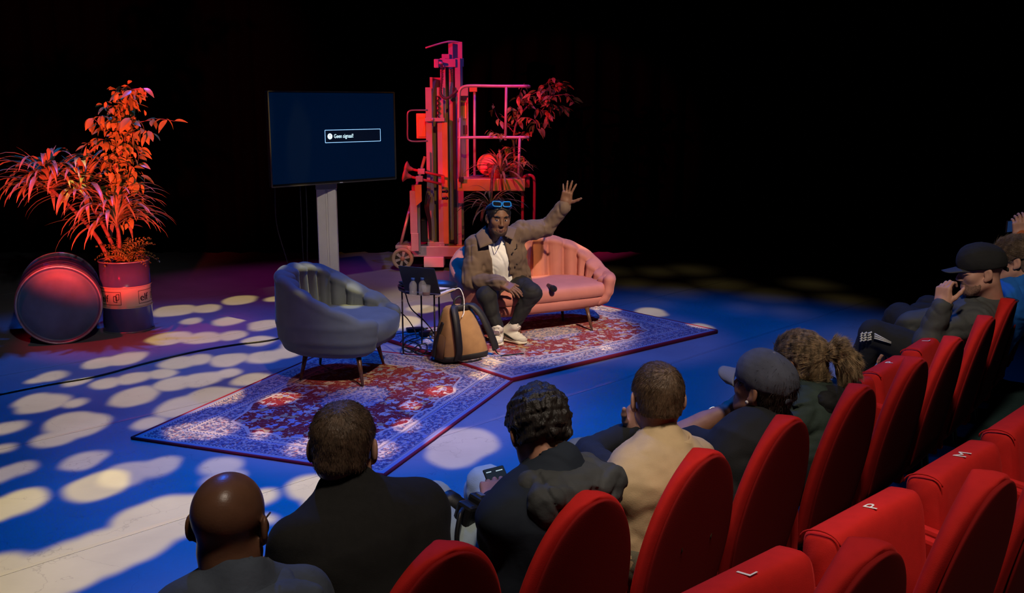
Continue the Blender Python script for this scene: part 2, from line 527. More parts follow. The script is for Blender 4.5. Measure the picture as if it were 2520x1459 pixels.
# ================================================================ the room
def stage_floor_mat():
    m = M('stage_vinyl', (0.30, 0.30, 0.31), rough=0.42, spec=0.35, var=0.10, vscale=2.2, bump=0.05, bscale=35)
    nt = m.node_tree; N, K = nt.nodes, nt.links
    b = N['Principled BSDF']
    tc = N.new('ShaderNodeTexCoord')
    # scuffs: thin scratches left by feet and flight cases
    w = N.new('ShaderNodeTexVoronoi'); w.feature = 'DISTANCE_TO_EDGE'; w.inputs['Scale'].default_value = 1.7
    nz = N.new('ShaderNodeTexNoise'); nz.inputs['Scale'].default_value = 2.0; nz.inputs['Detail'].default_value = 6
    ad = N.new('ShaderNodeVectorMath'); ad.operation = 'ADD'
    K.new(tc.outputs['Object'], nz.inputs['Vector']); K.new(tc.outputs['Object'], ad.inputs[0]); K.new(nz.outputs['Color'], ad.inputs[1])
    K.new(ad.outputs[0], w.inputs['Vector'])
    r = N.new('ShaderNodeMapRange'); r.inputs[1].default_value = 0.0; r.inputs[2].default_value = 0.006; r.inputs[3].default_value = 0.75; r.inputs[4].default_value = 1.0
    K.new(w.outputs['Distance'], r.inputs[0])
    src = b.inputs['Base Color'].links[0].from_socket
    mx = N.new('ShaderNodeMixRGB'); mx.blend_type = 'MULTIPLY'; mx.inputs[0].default_value = 1.0
    K.new(src, mx.inputs[1]); K.new(r.outputs[0], mx.inputs[2]); K.new(mx.outputs[0], b.inputs['Base Color'])
    return m

BLACK_DRAPE = M('black_drape', (0.0016, 0.0016, 0.0018), rough=1.0, spec=0.0)
floor = obj('floor', box((1.5, 5.5, -0.06), (11.5, 11.5, 0.04)), M('subfloor', (0.02, 0.02, 0.02), rough=0.9), smooth=False)
floor['kind'] = 'structure'
floor['label'] = 'scuffed grey vinyl stage floor laid in long strips'
FM = stage_floor_mat()
TAPE = M('seam_tape', (0.34, 0.34, 0.35), rough=0.22, spec=0.6)
ANG = math.radians(45.5)
dv, nv = Vector((math.cos(ANG), math.sin(ANG), 0)), Vector((-math.sin(ANG), math.cos(ANG), 0))
seams = [-4.2, -2.5, -0.82, 0.86, 2.54, 4.22, 5.86, 7.5, 9.14, 10.8, 12.5, 14.2, 15.9]
for s0, s1 in zip(seams[:-1], seams[1:]):
    # each vinyl strip clipped to the room rectangle
    poly = []
    lo_, hi_ = (-10.0, -5.0), (13.0, 17.0)
    q = [nv * (s0 + .002) - dv * 40, nv * (s0 + .002) + dv * 40, nv * (s1 - .002) + dv * 40, nv * (s1 - .002) - dv * 40]
    P = [(p.x, p.y) for p in q]
    for ax_, lim, sg in ((0, lo_[0], 1), (0, hi_[0], -1), (1, lo_[1], 1), (1, hi_[1], -1)):
        out = []
        for i in range(len(P)):
            a, b_ = P[i], P[(i + 1) % len(P)]
            ia, ib = (a[ax_] - lim) * sg >= 0, (b_[ax_] - lim) * sg >= 0
            if ia: out.append(a)
            if ia != ib:
                t = (lim - a[ax_]) / (b_[ax_] - a[ax_])
                out.append((a[0] + t * (b_[0] - a[0]), a[1] + t * (b_[1] - a[1])))
        P = out
        if not P: break
    if len(P) < 3: continue
    n_ = len(P)
    V_ = [(x, y, 0) for x, y in P] + [(x, y, -0.02) for x, y in P]
    F_ = [tuple(range(n_)), tuple(range(2 * n_ - 1, n_ - 1, -1))] + [(i, n_ + i, n_ + (i + 1) % n_, (i + 1) % n_) for i in range(n_)]
    obj('floor_strip', (V_, F_), FM, floor, smooth=False)
for s in (0.86, 2.54, 4.22, 5.86, 7.5):
    c = nv * s + dv * (4.5 if s < 7 else 3.2)
    L = 6.0 if s < 7 else 3.0
    obj('seam_tape', bar(c - dv * L + Vector((0, 0, .0006)), c + dv * L + Vector((0, 0, .0006)), 0.03, 0.0012), TAPE, floor, smooth=False)

def drape(name, a, b, h, folds):
    a, b = Vector(a), Vector(b)
    L = (b - a).length; n = int(L * 16)
    d = (b - a).normalized(); nr = Vector((-d.y, d.x, 0))
    rings = []
    V, F = [], []
    for i in range(n + 1):
        p = a + d * (L * i / n) + nr * (0.06 * math.sin(i * folds) + 0.03 * math.sin(i * folds * 2.3 + 1))
        V += [(p.x, p.y, -0.02), (p.x, p.y, h)]
    for i in range(n): F.append((2 * i, 2 * i + 2, 2 * i + 3, 2 * i + 1))
    o = obj(name, (V, F), BLACK_DRAPE)
    md = o.modifiers.new('thick', 'SOLIDIFY'); md.thickness = 0.02
    o['kind'] = 'structure'
    return o
drape('wall_back', (-9.6, 12.95, 0), (12.6, 12.95, 0), 8.0, 1.1)['label'] = 'black masking curtain closing the back of the stage'
drape('wall_left', (-9.6, -4.5, 0), (-9.6, 12.95, 0), 8.0, 1.3)
drape('wall_right', (12.6, 12.95, 0), (12.6, -4.5, 0), 8.0, 1.2)
drape('wall_front', (12.6, -4.5, 0), (-9.6, -4.5, 0), 8.0, 1.4)
tag(obj('ceiling', box((1.5, 5.9, 8.06), (11.2, 10.5, 0.05)), BLACK_DRAPE, smooth=False), kind='structure')

# raked seating: carpeted platform under the second row, curved round the stage
RC = Vector((-11.465, 16.041, 0))
def ring_pt(R, deg, z=0):
    a = math.radians(deg)
    return Vector((RC.x + R * math.cos(a), RC.y + R * math.sin(a), z))
CARPET = M('teal_carpet', (0.06, 0.16, 0.15), rough=1.0, spec=0.1, var=0.25, vscale=240, bump=0.3, bscale=400)
def arc_step(R0, R1, z0, z1, d0, d1, n=40):
    rings = []
    for i in range(n + 1):
        d = d0 + (d1 - d0) * i / n
        rings.append([ring_pt(R0, d, z0), ring_pt(R1, d, z0), ring_pt(R1, d, z1), ring_pt(R0, d, z1)])
    return loft(rings)
st = obj('trim_1', arc_step(18.36, 19.33, 0.0, 0.25, -62, -26), CARPET, smooth=False); st['kind'] = 'structure'
st['label'] = 'teal carpeted step carrying the second row of red seats'
st = obj('trim_2', arc_step(19.34, 20.4, 0.0, 0.5, -62, -26), CARPET, smooth=False); st['kind'] = 'structure'
st = obj('trim_3', arc_step(17.1, 18.35, 0.0, 0.012, -62, -26), M('dark_carpet', (0.02, 0.04, 0.04), rough=1.0, spec=0.1, var=0.3, vscale=200, bump=0.3, bscale=300), smooth=False); st['kind'] = 'structure'

# ================================================================ persian rugs
def rug_mat(name, L, Wd, seed):
    m = bpy.data.materials.new(name); m.use_nodes = True
    nt = m.node_tree; N, K = nt.nodes, nt.links
    b = N['Principled BSDF']; b.inputs['Roughness'].default_value = 0.95; b.inputs['Specular IOR Level'].default_value = 0.1
    b.inputs['Sheen Weight'].default_value = 0.15
    tc = N.new('ShaderNodeTexCoord')
    def math_(op, a, c=None, cl=False):
        n = N.new('ShaderNodeMath'); n.operation = op; n.use_clamp = cl
        for i, x in enumerate((a, c)):
            if x is None: continue
            if isinstance(x, (int, float)): n.inputs[i].default_value = x
            else: K.new(x, n.inputs[i])
        return n.outputs[0]
    def mix(fac, c1, c2):
        n = N.new('ShaderNodeMixRGB')
        for i, x in enumerate((fac, c1, c2)):
            if isinstance(x, tuple): n.inputs[i].default_value = (*x, 1)
            elif isinstance(x, (int, float)): n.inputs[i].default_value = x
            else: K.new(x, n.inputs[i])
        return n.outputs[0]
    sep = N.new('ShaderNodeSeparateXYZ'); K.new(tc.outputs['Object'], sep.inputs[0])
    ax = math_('ABSOLUTE', sep.outputs['X']); ay = math_('ABSOLUTE', sep.outputs['Y'])
    # mirror-symmetric coordinates so that the woven design repeats in four quarters
    cmb = N.new('ShaderNodeCombineXYZ'); K.new(ax, cmb.inputs[0]); K.new(ay, cmb.inputs[1]); cmb.inputs[2].default_value = seed
    wz = N.new('ShaderNodeTexNoise'); wz.inputs['Scale'].default_value = 9; wz.inputs['Detail'].default_value = 2
    K.new(cmb.outputs[0], wz.inputs['Vector'])
    wm = N.new('ShaderNodeVectorMath'); wm.operation = 'MULTIPLY_ADD'; K.new(wz.outputs['Color'], wm.inputs[0])
    wm.inputs[1].default_value = (.07, .07, 0); K.new(cmb.outputs[0], wm.inputs[2])
    P = wm.outputs[0]
    def vor(scale, feat='F1', out='Distance'):
        v = N.new('ShaderNodeTexVoronoi'); v.feature = feat; v.inputs['Scale'].default_value = scale
        K.new(P, v.inputs['Vector']); return v.outputs[out]
    def noise(scale, det=3):
        v = N.new('ShaderNodeTexNoise'); v.inputs['Scale'].default_value = scale; v.inputs['Detail'].default_value = det
        K.new(P, v.inputs['Vector']); return v.outputs[0]
    def thr(x, a, w=0.03):
        n = N.new('ShaderNodeMapRange'); K.new(x, n.inputs[0]); n.inputs[1].default_value = a - w; n.inputs[2].default_value = a + w
        return n.outputs[0]
    RED, NAVY, CREAM, ROSE, GOLD, SKY = (0.25, 0.011, 0.012), (0.085, 0.075, 0.15), (0.56, 0.44, 0.36), (0.42, 0.13, 0.10), (0.46, 0.30, 0.14), (0.30, 0.30, 0.42)
    nA = noise(36, 3); nB = noise(46, 2)
    flower = vor(15); cell = vor(15, 'F1', 'Color')
    csep = N.new('ShaderNodeSeparateXYZ'); K.new(cell, csep.inputs[0])
    lines = vor(21, 'DISTANCE_TO_EDGE')
    # field: deep red with cream and blue palmettes joined by thin vines
    fcol = mix(thr(csep.outputs['X'], 0.45), CREAM, SKY)
    fcol = mix(thr(csep.outputs['Y'], 0.72), fcol, GOLD)
    petal = thr(math_('ADD', flower, math_('MULTIPLY', math_('SUBTRACT', nA, 0.5), 1.5)), 0.455, 0.02)
    field = mix(petal, fcol, RED)
    core = thr(flower, 0.13, 0.02)
    field = mix(core, ROSE, field)
    vine = math_('MAXIMUM', thr(lines, 0.022, 0.006), thr(nA, 0.53, 0.02))
    field = mix(vine, mix(thr(nB, 0.5), CREAM, NAVY), field)
    # ground of border and corners: cream crowded with navy and rose arabesques
    gb = mix(thr(nA, 0.53, 0.02), NAVY, CREAM)
    gb = mix(thr(nB, 0.61, 0.02), gb, ROSE)
    f2 = vor(27)
    gb = mix(thr(math_('ADD', f2, math_('MULTIPLY', math_('SUBTRACT', nB, 0.5), .8)), 0.26, 0.02), CREAM, gb)
    gb = mix(thr(vor(32, 'DISTANCE_TO_EDGE'), 0.030, 0.01), SKY, gb)
    # lobed outline of the field, scalloped medallion in the middle
    ux = math_('DIVIDE', ax, L / 2 - 0.30); uy = math_('DIVIDE', ay, Wd / 2 - 0.27)
    ang = math_('ARCTAN2', uy, ux)
    lob = math_('MULTIPLY', math_('ABSOLUTE', math_('SINE', math_('MULTIPLY', ang, 8.0))), 0.06)
    rad = math_('ADD', math_('POWER', math_('ADD', math_('POWER', ux, 3.2), math_('POWER', uy, 3.2)), 1 / 3.2), lob)
    inner = thr(rad, 1.0, 0.008)
    design = mix(inner, field, gb)
    edge1 = math_('LESS_THAN', math_('ABSOLUTE', math_('SUBTRACT', rad, 1.0)), 0.014)
    design = mix(edge1, design, CREAM)
    mx_ = math_('DIVIDE', ax, 0.30); my_ = math_('DIVIDE', ay, 0.22)
    ang2 = math_('ARCTAN2', my_, mx_)
    mr_ = math_('ADD', math_('SQRT', math_('ADD', math_('MULTIPLY', mx_, mx_), math_('MULTIPLY', my_, my_))), math_('MULTIPLY', math_('ABSOLUTE', math_('SINE', math_('MULTIPLY', ang2, 8))), 0.12))
    med = thr(mr_, 1.0, 0.01)
    design = mix(med, mix(thr(nA, 0.50, 0.02), mix(thr(nB, .5), NAVY, SKY), mix(thr(nB, .58), CREAM, ROSE)), design)
    design = mix(math_('LESS_THAN', math_('ABSOLUTE', math_('SUBTRACT', mr_, 1.0)), 0.03), design, NAVY)
    # border bands measured from the edge
    ed = math_('MINIMUM', math_('SUBTRACT', L / 2, ax), math_('SUBTRACT', Wd / 2, ay))
    def band(lo, hi):
        return math_('MULTIPLY', math_('GREATER_THAN', ed, lo), math_('LESS_THAN', ed, hi))
    dash = math_('GREATER_THAN', math_('SINE', math_('MULTIPLY', math_('ADD', ax, ay), 260)), 0.1)
    guard = mix(dash, NAVY, CREAM)
    design = mix(band(0.0, 0.25), design, gb)
    design = mix(band(0.235, 0.252), design, CREAM)
    design = mix(band(0.222, 0.235), design, guard)
    design = mix(band(0.210, 0.222), design, SKY)
    design = mix(band(0.052, 0.063), design, guard)
    design = mix(band(0.043, 0.052), design, CREAM)
    design = mix(band(0.020, 0.045), design, SKY)
    design = mix(band(-1.0, 0.020), design, (0.28, 0.012, 0.028))
    K.new(design, b.inputs['Base Color'])
    fn = N.new('ShaderNodeTexNoise'); fn.inputs['Scale'].default_value = 300; K.new(tc.outputs['Object'], fn.inputs['Vector'])
    bp = N.new('ShaderNodeBump'); bp.inputs['Strength'].default_value = 0.25; bp.inputs['Distance'].default_value = 0.004
    K.new(fn.outputs[0], bp.inputs['Height']); K.new(bp.outputs[0], b.inputs['Normal'])
    return m

BIND = M('rug_binding', (0.30, 0.012, 0.03), rough=0.8, bump=0.3, bscale=300)
def rug(corner, angle, label, seed, z=0.0):
    """corner = front corner on the floor, long side along angle, width to its left"""
    L, Wd = 2.36, 1.70
    d, n = Vector((math.cos(angle), math.sin(angle), 0)), Vector((-math.sin(angle), math.cos(angle), 0))
    c = Vector(corner) + d * L / 2 + n * Wd / 2
    root = empty('persian_rug', (c.x, c.y, z), angle, label, 'rug', 'patterned rugs on the stage')
    # pile: a slab with slightly wavy surface
    nx, ny = 48, 34
    V, F = [], []
    for j in range(ny + 1):
        for i in range(nx + 1):
            x, y = (i / nx - .5) * (L - .03), (j / ny - .5) * (Wd - .03)
            V.append((x, y, 0.0125 + 0.0012 * math.sin(x * 7 + seed) * math.sin(y * 6)))
    k = nx + 1
    for j in range(ny):
        for i in range(nx): F.append((j * k + i, j * k + i + 1, (j + 1) * k + i + 1, (j + 1) * k + i))
    nb = len(V)
    V += [(-L / 2 + .015, -Wd / 2 + .015, 0.001), (L / 2 - .015, -Wd / 2 + .015, 0.001), (L / 2 - .015, Wd / 2 - .015, 0.001), (-L / 2 + .015, Wd / 2 - .015, 0.001)]
    F.append((nb + 3, nb + 2, nb + 1, nb))
    obj('pile', (V, F), rug_mat('rug_weave', L, Wd, seed), root)
    for a, b_ in (((-1, -1), (1, -1)), ((1, -1), (1, 1)), ((1, 1), (-1, 1)), ((-1, 1), (-1, -1))):
        pts = [Vector((a[0] * (L / 2 - .01), a[1] * (Wd / 2 - .01), 0.0085)).lerp(Vector((b_[0] * (L / 2 - .01), b_[1] * (Wd / 2 - .01), 0.0085)), t / 12) for t in range(13)]
        tv = tube(pts, 0.0085, 10)
        drop = z * .5
        obj('binding', ([(x, y, .0085 - drop + (zz - .0085) * (1 + drop / .0085)) for x, y, zz in tv[0]], tv[1]), BIND, root)
    return root
rug(G(948, 1175), math.radians(69.3), 'persian rug lying under the blue armchair, nearest the front row', 3.0, 0.0)
rug(G(1258, 942), math.radians(40.5), 'persian rug lying under the pink sofa, overlapping its neighbour', 3.0, 0.016)
# ================================================================ shell armchair and shell sofa
def sup(a, b, phi, e):
    """superellipse plan point; phi measured from the middle of the back (+y)"""
    s, c = math.sin(phi), math.cos(phi)
    return Vector((a * math.copysign(abs(s) ** (2 / e), s), b * math.copysign(abs(c) ** (2 / e), c), 0))

def shell(a, b, e, pm, zb, hfun, nfl, front=1.0, zseat=0.40, outer=0.050, pad=0.058, tuck=0.74, M_=56):
    """tub-shaped upholstered back: a smooth outer skin and a row of plump vertical channels inside it"""
    ph = [(-pm + 2 * pm * i / 600) for i in range(601)]
    pts = [sup(a, b, p, e) for p in ph]
    for p in pts:
        if p.y < 0: p.y *= front
    cum = [0]
    for i in range(600): cum.append(cum[-1] + (pts[i + 1] - pts[i]).length)
    tot = cum[-1]
    nr_ = []
    for k in range(601):
        tg = (pts[min(k + 1, 600)] - pts[max(k - 1, 0)]).normalized()
        q = Vector((-tg.y, tg.x, 0))
        nr_.append(q if q.dot(-pts[k]) > 0 else -q)
    nr_ = [sum((nr_[min(max(k + d_, 0), 600)] for d_ in range(-24, 25, 4)), Vector()).normalized() for k in range(601)]
    def at_u(u):
        s_ = u * tot; j = 0
        while j < 599 and cum[j + 1] < s_: j += 1
        return pts[j], nr_[j]
    S_ = Sdf()
    sp = tot / M_
    for i in range(M_ + 1):
        u = i / M_
        P, n_ = at_u(u); t_ = Vector((n_.y, -n_.x, 0)); h = hfun(u)
        c0 = P + n_ * outer
        lo, q1, q2, mi, hi = A3_(P * tuck, zb + .042), A3_((P * tuck).lerp(c0, .52), zb + .072), A3_((P * tuck).lerp(c0, .85), zb + .135), A3_(c0, zb + .235), A3_(c0, h - outer - .004)
        S_.ecap(lo, q1, (sp * 1.9, .042), (sp * 1.9, .046), A3_(t_, 0), .010)
        S_.ecap(q1, q2, (sp * 1.9, .046), (sp * 1.9, .048), A3_(t_, 0), .010)
        S_.ecap(q2, mi, (sp * 1.9, .048), (sp * 1.9, outer), A3_(t_, 0), .010)
        S_.ecap(mi, hi, (sp * 1.9, outer), (sp * 1.9, outer * .86), A3_(t_, 0), .010)
    K_ = nfl * 9
    fs = tot / K_
    for i in range(K_):
        u = (i + .5) / K_
        puff = abs(math.sin(PI * u * nfl)) ** .55
        edge = smooth(min(u, 1 - u) * tot / .10)
        P, n_ = at_u(u); t_ = Vector((n_.y, -n_.x, 0)); h = hfun(u)
        o_ = outer + .012 + (pad * 1.25 * puff) * (.55 + .45 * edge)
        S_.ecap(A3_(P + n_ * (o_ + .012), zseat - .10), A3_(P + n_ * (o_ - .010), h - .055 - .020 * (1 - puff)), (fs * .80, .040), (fs * .80, .032), A3_(t_, 0), .006)
        S_.cap(A3_(P + n_ * (o_ - .010), h - .056 - .010 * (1 - puff)), A3_(P + n_ * outer * .9, h - outer - .004 + .011 * puff), .024 + .010 * puff, .035 + .007 * puff, .006)
    return S_.mesh(.0085)

def A3_(v, z): return np.array([v[0], v[1], z], float)

def block(a, b, e, yc, prof, n=72):
    """cushion block: superellipse plan, stacked profile of (z, scale, forward shift)"""
    rings = []
    for z, s, dy in prof:
        r = []
        for k in range(n):
            an = 2 * PI * k / n
            p = sup(a * s if s > 0 else 0, b * s if s > 0 else 0, -an, e)
            r.append((p.x, yc + dy + p.y, z))
        rings.append(r)
    return loft(rings)

def cone_leg(top, foot, r0, r1):
    return tube([Vector(top), Vector(top).lerp(Vector(foot), .5), Vector(foot)], [r0, (r0 + r1) / 2, r1], 12)

WALNUT = M('walnut_leg', (0.10, 0.045, 0.022), rough=0.35, var=0.35, vscale=40, coat=0.3)
VEL_BLUE = M('blue_grey_velvet', (0.115, 0.150, 0.160), rough=0.85, sheen=0.5, spec=0.2, var=0.10, vscale=7, bump=0.06, bscale=260)
VEL_PINK = M('pink_velvet', (0.47, 0.175, 0.135), rough=0.85, sheen=0.5, spec=0.2, var=0.07, vscale=7, bump=0.06, bscale=260)

def smooth(x): x = max(0, min(1, x)); return x * x * (3 - 2 * x)

def armchair():
    # legs as measured on the rug; chair opens along its local -y
    c = Vector((-1.245, 6.93, 0.02))
    fx = Vector((0.975, -0.22, 0))
    rz = math.atan2(fx.y, fx.x) + PI / 2
    root = empty('armchair', c, rz, 'blue-grey velvet tub armchair with channelled back and tapered wooden legs', 'armchair')
    zb = 0.185
    def h(u):
        t = abs(u - 0.5) * 2
        return 0.79 - 0.035 * smooth(t / 0.45) - 0.225 * smooth((t - 0.25) / 0.62) - 0.105 * smooth((t - 0.80) / 0.20)
    npobj('backrest_shell', shell(0.415, 0.43, 2.6, math.radians(140), zb, h, 14, 1.0, .42, .048, .054, .70), VEL_BLUE, root)
    seat = block(0.411, 0.426, 2.7, 0.0, [(zb - .003, .40, 0), (zb + .006, .58, 0), (zb + .030, .70, 0), (zb + .058, .79, 0), (zb + .09, .88, 0), (zb + .12, .935, 0), (zb + .18, .968, 0), (zb + .225, .958, 0), (zb + .25, .905, 0), (zb + .262, .80, 0), (zb + .267, .5, 0), (zb + .268, .2, 0)], 140)
    obj('seat', seat, VEL_BLUE, root)
    0 and obj('seam', tube([(0.0, -0.425, zb + .245), (0.0, -0.442, zb + .17), (0.0, -0.432, zb + .08), (0.0, -0.40, zb + 0.03)], 0.0035, 6), VEL_BLUE, root)
    inv = Matrix.Rotation(-rz, 3, 'Z')
    for q in [(740, 940), (893, 955), (944, 900), (788, 900)]:
        f = G(*q); f = inv @ (f - Vector((c.x, c.y, 0)))
        obj('leg', cone_leg((f.x * .82, f.y * .82, zb - c.z + .05), (f.x, f.y, 0 - 0.003), 0.021, 0.0095), WALNUT, root)
    return root
armchair()

def sofa():
    fx = Vector((0.47, -0.88, 0)).normalized()        # facing
    c = Vector((0.165, 8.455, 0.0285))
    rz = math.atan2(fx.y, fx.x) + PI / 2
    root = empty('sofa', c, rz, 'pink velvet shell sofa with channelled back on thin wooden legs', 'sofa')
    zb = 0.175
    def h(u):
        t = abs(u - 0.5) * 2
        return 0.775 - 0.035 * smooth(t / .4) - 0.290 * smooth((t - 0.26) / 0.66)
    npobj('backrest_shell', shell(0.745, 0.39, 2.5, math.radians(126), zb, h, 16, 1.5, .38, .050, .058, .80, 76), VEL_PINK, root)
    obj('seat_base', block(0.640, 0.345, 5.0, -0.045, [(zb - .005, .80, .03), (zb, .88, .015), (zb + .03, .965, 0), (zb + .07, .995, 0), (zb + .095, .99, 0), (zb + .102, .96, 0), (zb + .103, .5, 0)], 120), VEL_PINK, root)
    obj('seat_cushion', block(0.640, 0.350, 5.5, -0.048, [(zb + .099, .55, 0), (zb + .099, .95, 0), (zb + .106, .985, 0), (zb + .14, 1.0, -.003), (zb + .17, .995, -.003), (zb + .195, .975, 0), (zb + .208, .93, 0), (zb + .216, .75, .005), (zb + .222, .4, .01), (zb + .223, .1, .01)], 120), VEL_PINK, root)
    inv = Matrix.Rotation(-rz, 3, 'Z')
    fr = inv @ (G(1457, 822) - Vector((c.x, c.y, 0)))
    br = inv @ (G(1385, 795) - Vector((c.x, c.y, 0)))
    for x, y in ((fr.x, fr.y), (-fr.x, fr.y), (br.x, br.y), (-br.x, br.y)):
        obj('leg', cone_leg((x * .95, y * .86, zb - c.z + .05), (x, y, 0), 0.019, 0.009), WALNUT, root)
    return root, c, rz
SOFA, SOFA_C, SOFA_R = sofa()

# ================================================================ side table and what stands on it
BLACK_METAL = M('black_metal', (0.012, 0.012, 0.014), rough=0.35, spec=0.5)
TZ = 0.535
TC = Vector((-0.660, 7.545, 0))
def side_table():
    root = empty('side_table', (TC.x, TC.y, 0.0285), 0, 'small round black metal tray table between the blue armchair and the sofa', 'table')
    z = TZ - 0.0285
    R = 0.232
    obj('tray_top', lathe([(0.001, z - .012), (R - .012, z - .012), (R - .002, z - .008), (R + .003, z + .022), (R, z + .023), (R - .008, z), (0.001, z)], 56, False), BLACK_METAL, root)
    feet = [(980, 880), (1070, 886), (1033, 850), (1112, 838)]
    ft = []
    for q in feet:
        p = G(*q) - TC
        k = 0.215 / math.hypot(p.x, p.y)
        p = Vector((p.x * k, p.y * k, 0)); ft.append(p)
        obj('leg', tube([(p.x, p.y, -0.002), (p.x, p.y, z - .01)], 0.0065, 8), BLACK_METAL, root)
    ft.sort(key=lambda p: math.atan2(p.y, p.x))
    for i in range(4):
        a, b = ft[i], ft[(i + 1) % 4]
        obj('brace', tube([(a.x, a.y, 0.05), (b.x, b.y, 0.05)], 0.004, 6), BLACK_METAL, root)
    obj('ring', tube([(0.21 * math.cos(2 * PI * k / 32), 0.21 * math.sin(2 * PI * k / 32), z - .016) for k in range(32)], 0.005, 6, closed=True), BLACK_METAL, root)
side_table()

def on_table(px, py, z=TZ):
    return G(px, py, z)

def laptop():
    A = on_table(1085, 723, TZ + .012)                   # near end of the hinge
    hd = Vector((-0.90, 0.44, 0)).normalized()          # along the hinge, towards the far end
    dd = Vector((0.44, 0.90, 0)).normalized()           # towards the user
    Lh, Dk = 0.315, 0.225
    root = empty('laptop', (A.x, A.y, TZ + .002), 0, 'open dark grey laptop on the black side table, its lid turned to the hall', 'laptop')
    DK = M('laptop_aluminium', (0.055, 0.06, 0.066), rough=0.35, metal=0.6)
    SV = M('laptop_deck', (0.62, 0.64, 0.68), rough=0.35, metal=0.25)
    KEY = M('laptop_key', (0.008, 0.008, 0.01), rough=0.5)
    def slab(o_, u, v, w, x0, x1, y0, y1, t):
        P = [o_ + u * x + v * y for x, y in ((x0, y0), (x1, y0), (x1, y1), (x0, y1))]
        return loft([[tuple(p) for p in P], [tuple(p + w * t) for p in P]])
    Z = Vector((0, 0, 1)); O = Vector((0, 0, 0))
    obj('base', slab(O, hd, dd, Z, 0, Lh, 0, Dk, 0.014), SV, root, smooth=False, bevel=0.003)
    for r in range(5):
        for c_ in range(12):
            x0 = 0.025 + c_ * 0.0222; y0 = 0.025 + r * 0.0215
            obj('key', slab(O + Z * .014, hd, dd, Z, x0, x0 + .0185, y0, y0 + .0175, 0.0015), KEY, root, smooth=False)
    obj('touchpad', slab(O + Z * .014, hd, dd, Z, .10, .22, .15, .213, 0.0007), SV, root, smooth=False)
    lean = math.radians(113 - 90)
    up = (Z * math.cos(lean) - dd * math.sin(lean))
    nrm = (-dd * math.cos(lean) - Z * math.sin(lean))
    lid = obj('lid', slab(O + Z * .012, hd, up, nrm, 0, Lh, 0, 0.222, 0.007), DK, root, smooth=False, bevel=0.003)
    obj('screen', slab(O + Z * .012 - nrm * 0.0012, hd, up, nrm, .008, Lh - .008, .012, .214, 0.001), M('laptop_screen', (0.02, 0.03, 0.05), rough=0.15, emit=((0.25, 0.4, 0.9), 0.35)), root, smooth=False)
laptop()

GLASS = M('clear_plastic', (0.80, 0.86, 0.92), rough=0.12, spec=1.0)
GLASS.node_tree.nodes['Principled BSDF'].inputs['Alpha'].default_value = 0.11
WATER = M('water', (0.9, 0.95, 1.0), rough=0.0, trans=1.0, ior=1.33)
def bottle(px, py, label):
    p = on_table(px, py)
    root = empty('water_bottle', (p.x, p.y, TZ + .001), rnd.random() * 6, label, 'bottle', 'water bottles on the side table')
    k = 1.0
    prof = [(.001, .0), (.026, .0), (.030, .004), (.0305, .03), (.028, .042), (.0305, .052), (.0305, .080), (.027, .094), (.017, .108), (.0125, .113), (.0125, .122)]
    obj('body', lathe(prof + [(.0115, .122), (.0115, .113), (.016, .107), (.026, .093), (.0293, .080), (.0293, .004), (.001, .0018)], 28, False), GLASS, root)
    obj('cap', lathe([(.001, .118), (.0145, .118), (.0145, .134), (.012, .1365), (.001, .1365)], 24, False), M('blue_cap', (0.03, 0.09, 0.36), rough=0.4), root)
    0 and obj('label_band', lathe([(.0309, .055), (.0311, .056), (.0311, .073), (.0309, .074)], 28, False), M('clear_label', (.75, .78, .82), rough=0.3, trans=0.75), root)
bottle(1017, 728, 'clear water bottle with blue cap, left of the two on the side table')
bottle(1040, 727, 'clear water bottle with blue cap, right one beside the glass')
def tumbler():
    p = on_table(1049, 730)
    root = empty('drinking_glass', (p.x, p.y, TZ + .001), 0, 'short drinking glass with a little amber drink in front of the bottles', 'glass')
    obj('glass_wall', lathe([(.001, 0), (.026, 0), (.0285, .004), (.0345, .084), (.0333, .084), (.0272, .009), (.001, .008)], 32, False), GLASS, root)
    obj('drink', lathe([(.001, .0085), (.0268, .0095), (.0287, .030), (.001, .030)], 28, False), M('amber_drink', (0.42, 0.11, 0.03), rough=0.05, trans=0.75, ior=1.33), root)
tumbler()

def pen_and_cables():
    a, b = on_table(1072, 727, TZ + .022), on_table(1117, 714, TZ + .022)
    a = TC + (a - TC); a.z = TZ + .008; b.z = TZ + .028
    o = obj('phone', bar(a, b, .020, .008), M('gold_phone', (0.62, 0.46, 0.25), rough=0.3, metal=0.5), None, smooth=False, bevel=.003)
    tag(o, 'slim gold phone lying at the edge of the side table', 'phone')
    b2 = b + Vector((0.0, 0, .0))
    pts = spline([b2, b2 + Vector((.045, 0, .006)), b2 + Vector((.075, -.02, -.06)), b2 + Vector((.078, -.05, -.16)), b2 + Vector((.066, -.12, -.19))], 8)
    tag(obj('charging_cable', tube(pts, 0.0030, 8), M('white_cable', (.75, .74, .68), rough=0.4)), 'white charging cable hanging from the side table into the backpack', 'cable')
    # headphones / black leads heaped on the tray behind the bottles
    c = on_table(1000, 712)
    R_ = random.Random(3)
    path = []
    for k in range(60):
        t = k / 59 * 2 * PI * 4.3
        rr = 0.036 + 0.013 * math.sin(t * .37)
        path.append((c.x + rr * math.cos(t) + .006 * math.sin(3.1 * t), c.y + rr * .8 * math.sin(t), TZ + .008 + .035 * abs(math.sin(t * .21)) + .0003 * k))
    tag(obj('coiled_lead', tube(path, 0.0058, 8), M('black_rubber', (.008, .008, .009), rough=0.5)), 'black lead coiled in a heap on the side table beside the laptop', 'cable')
pen_and_cables()

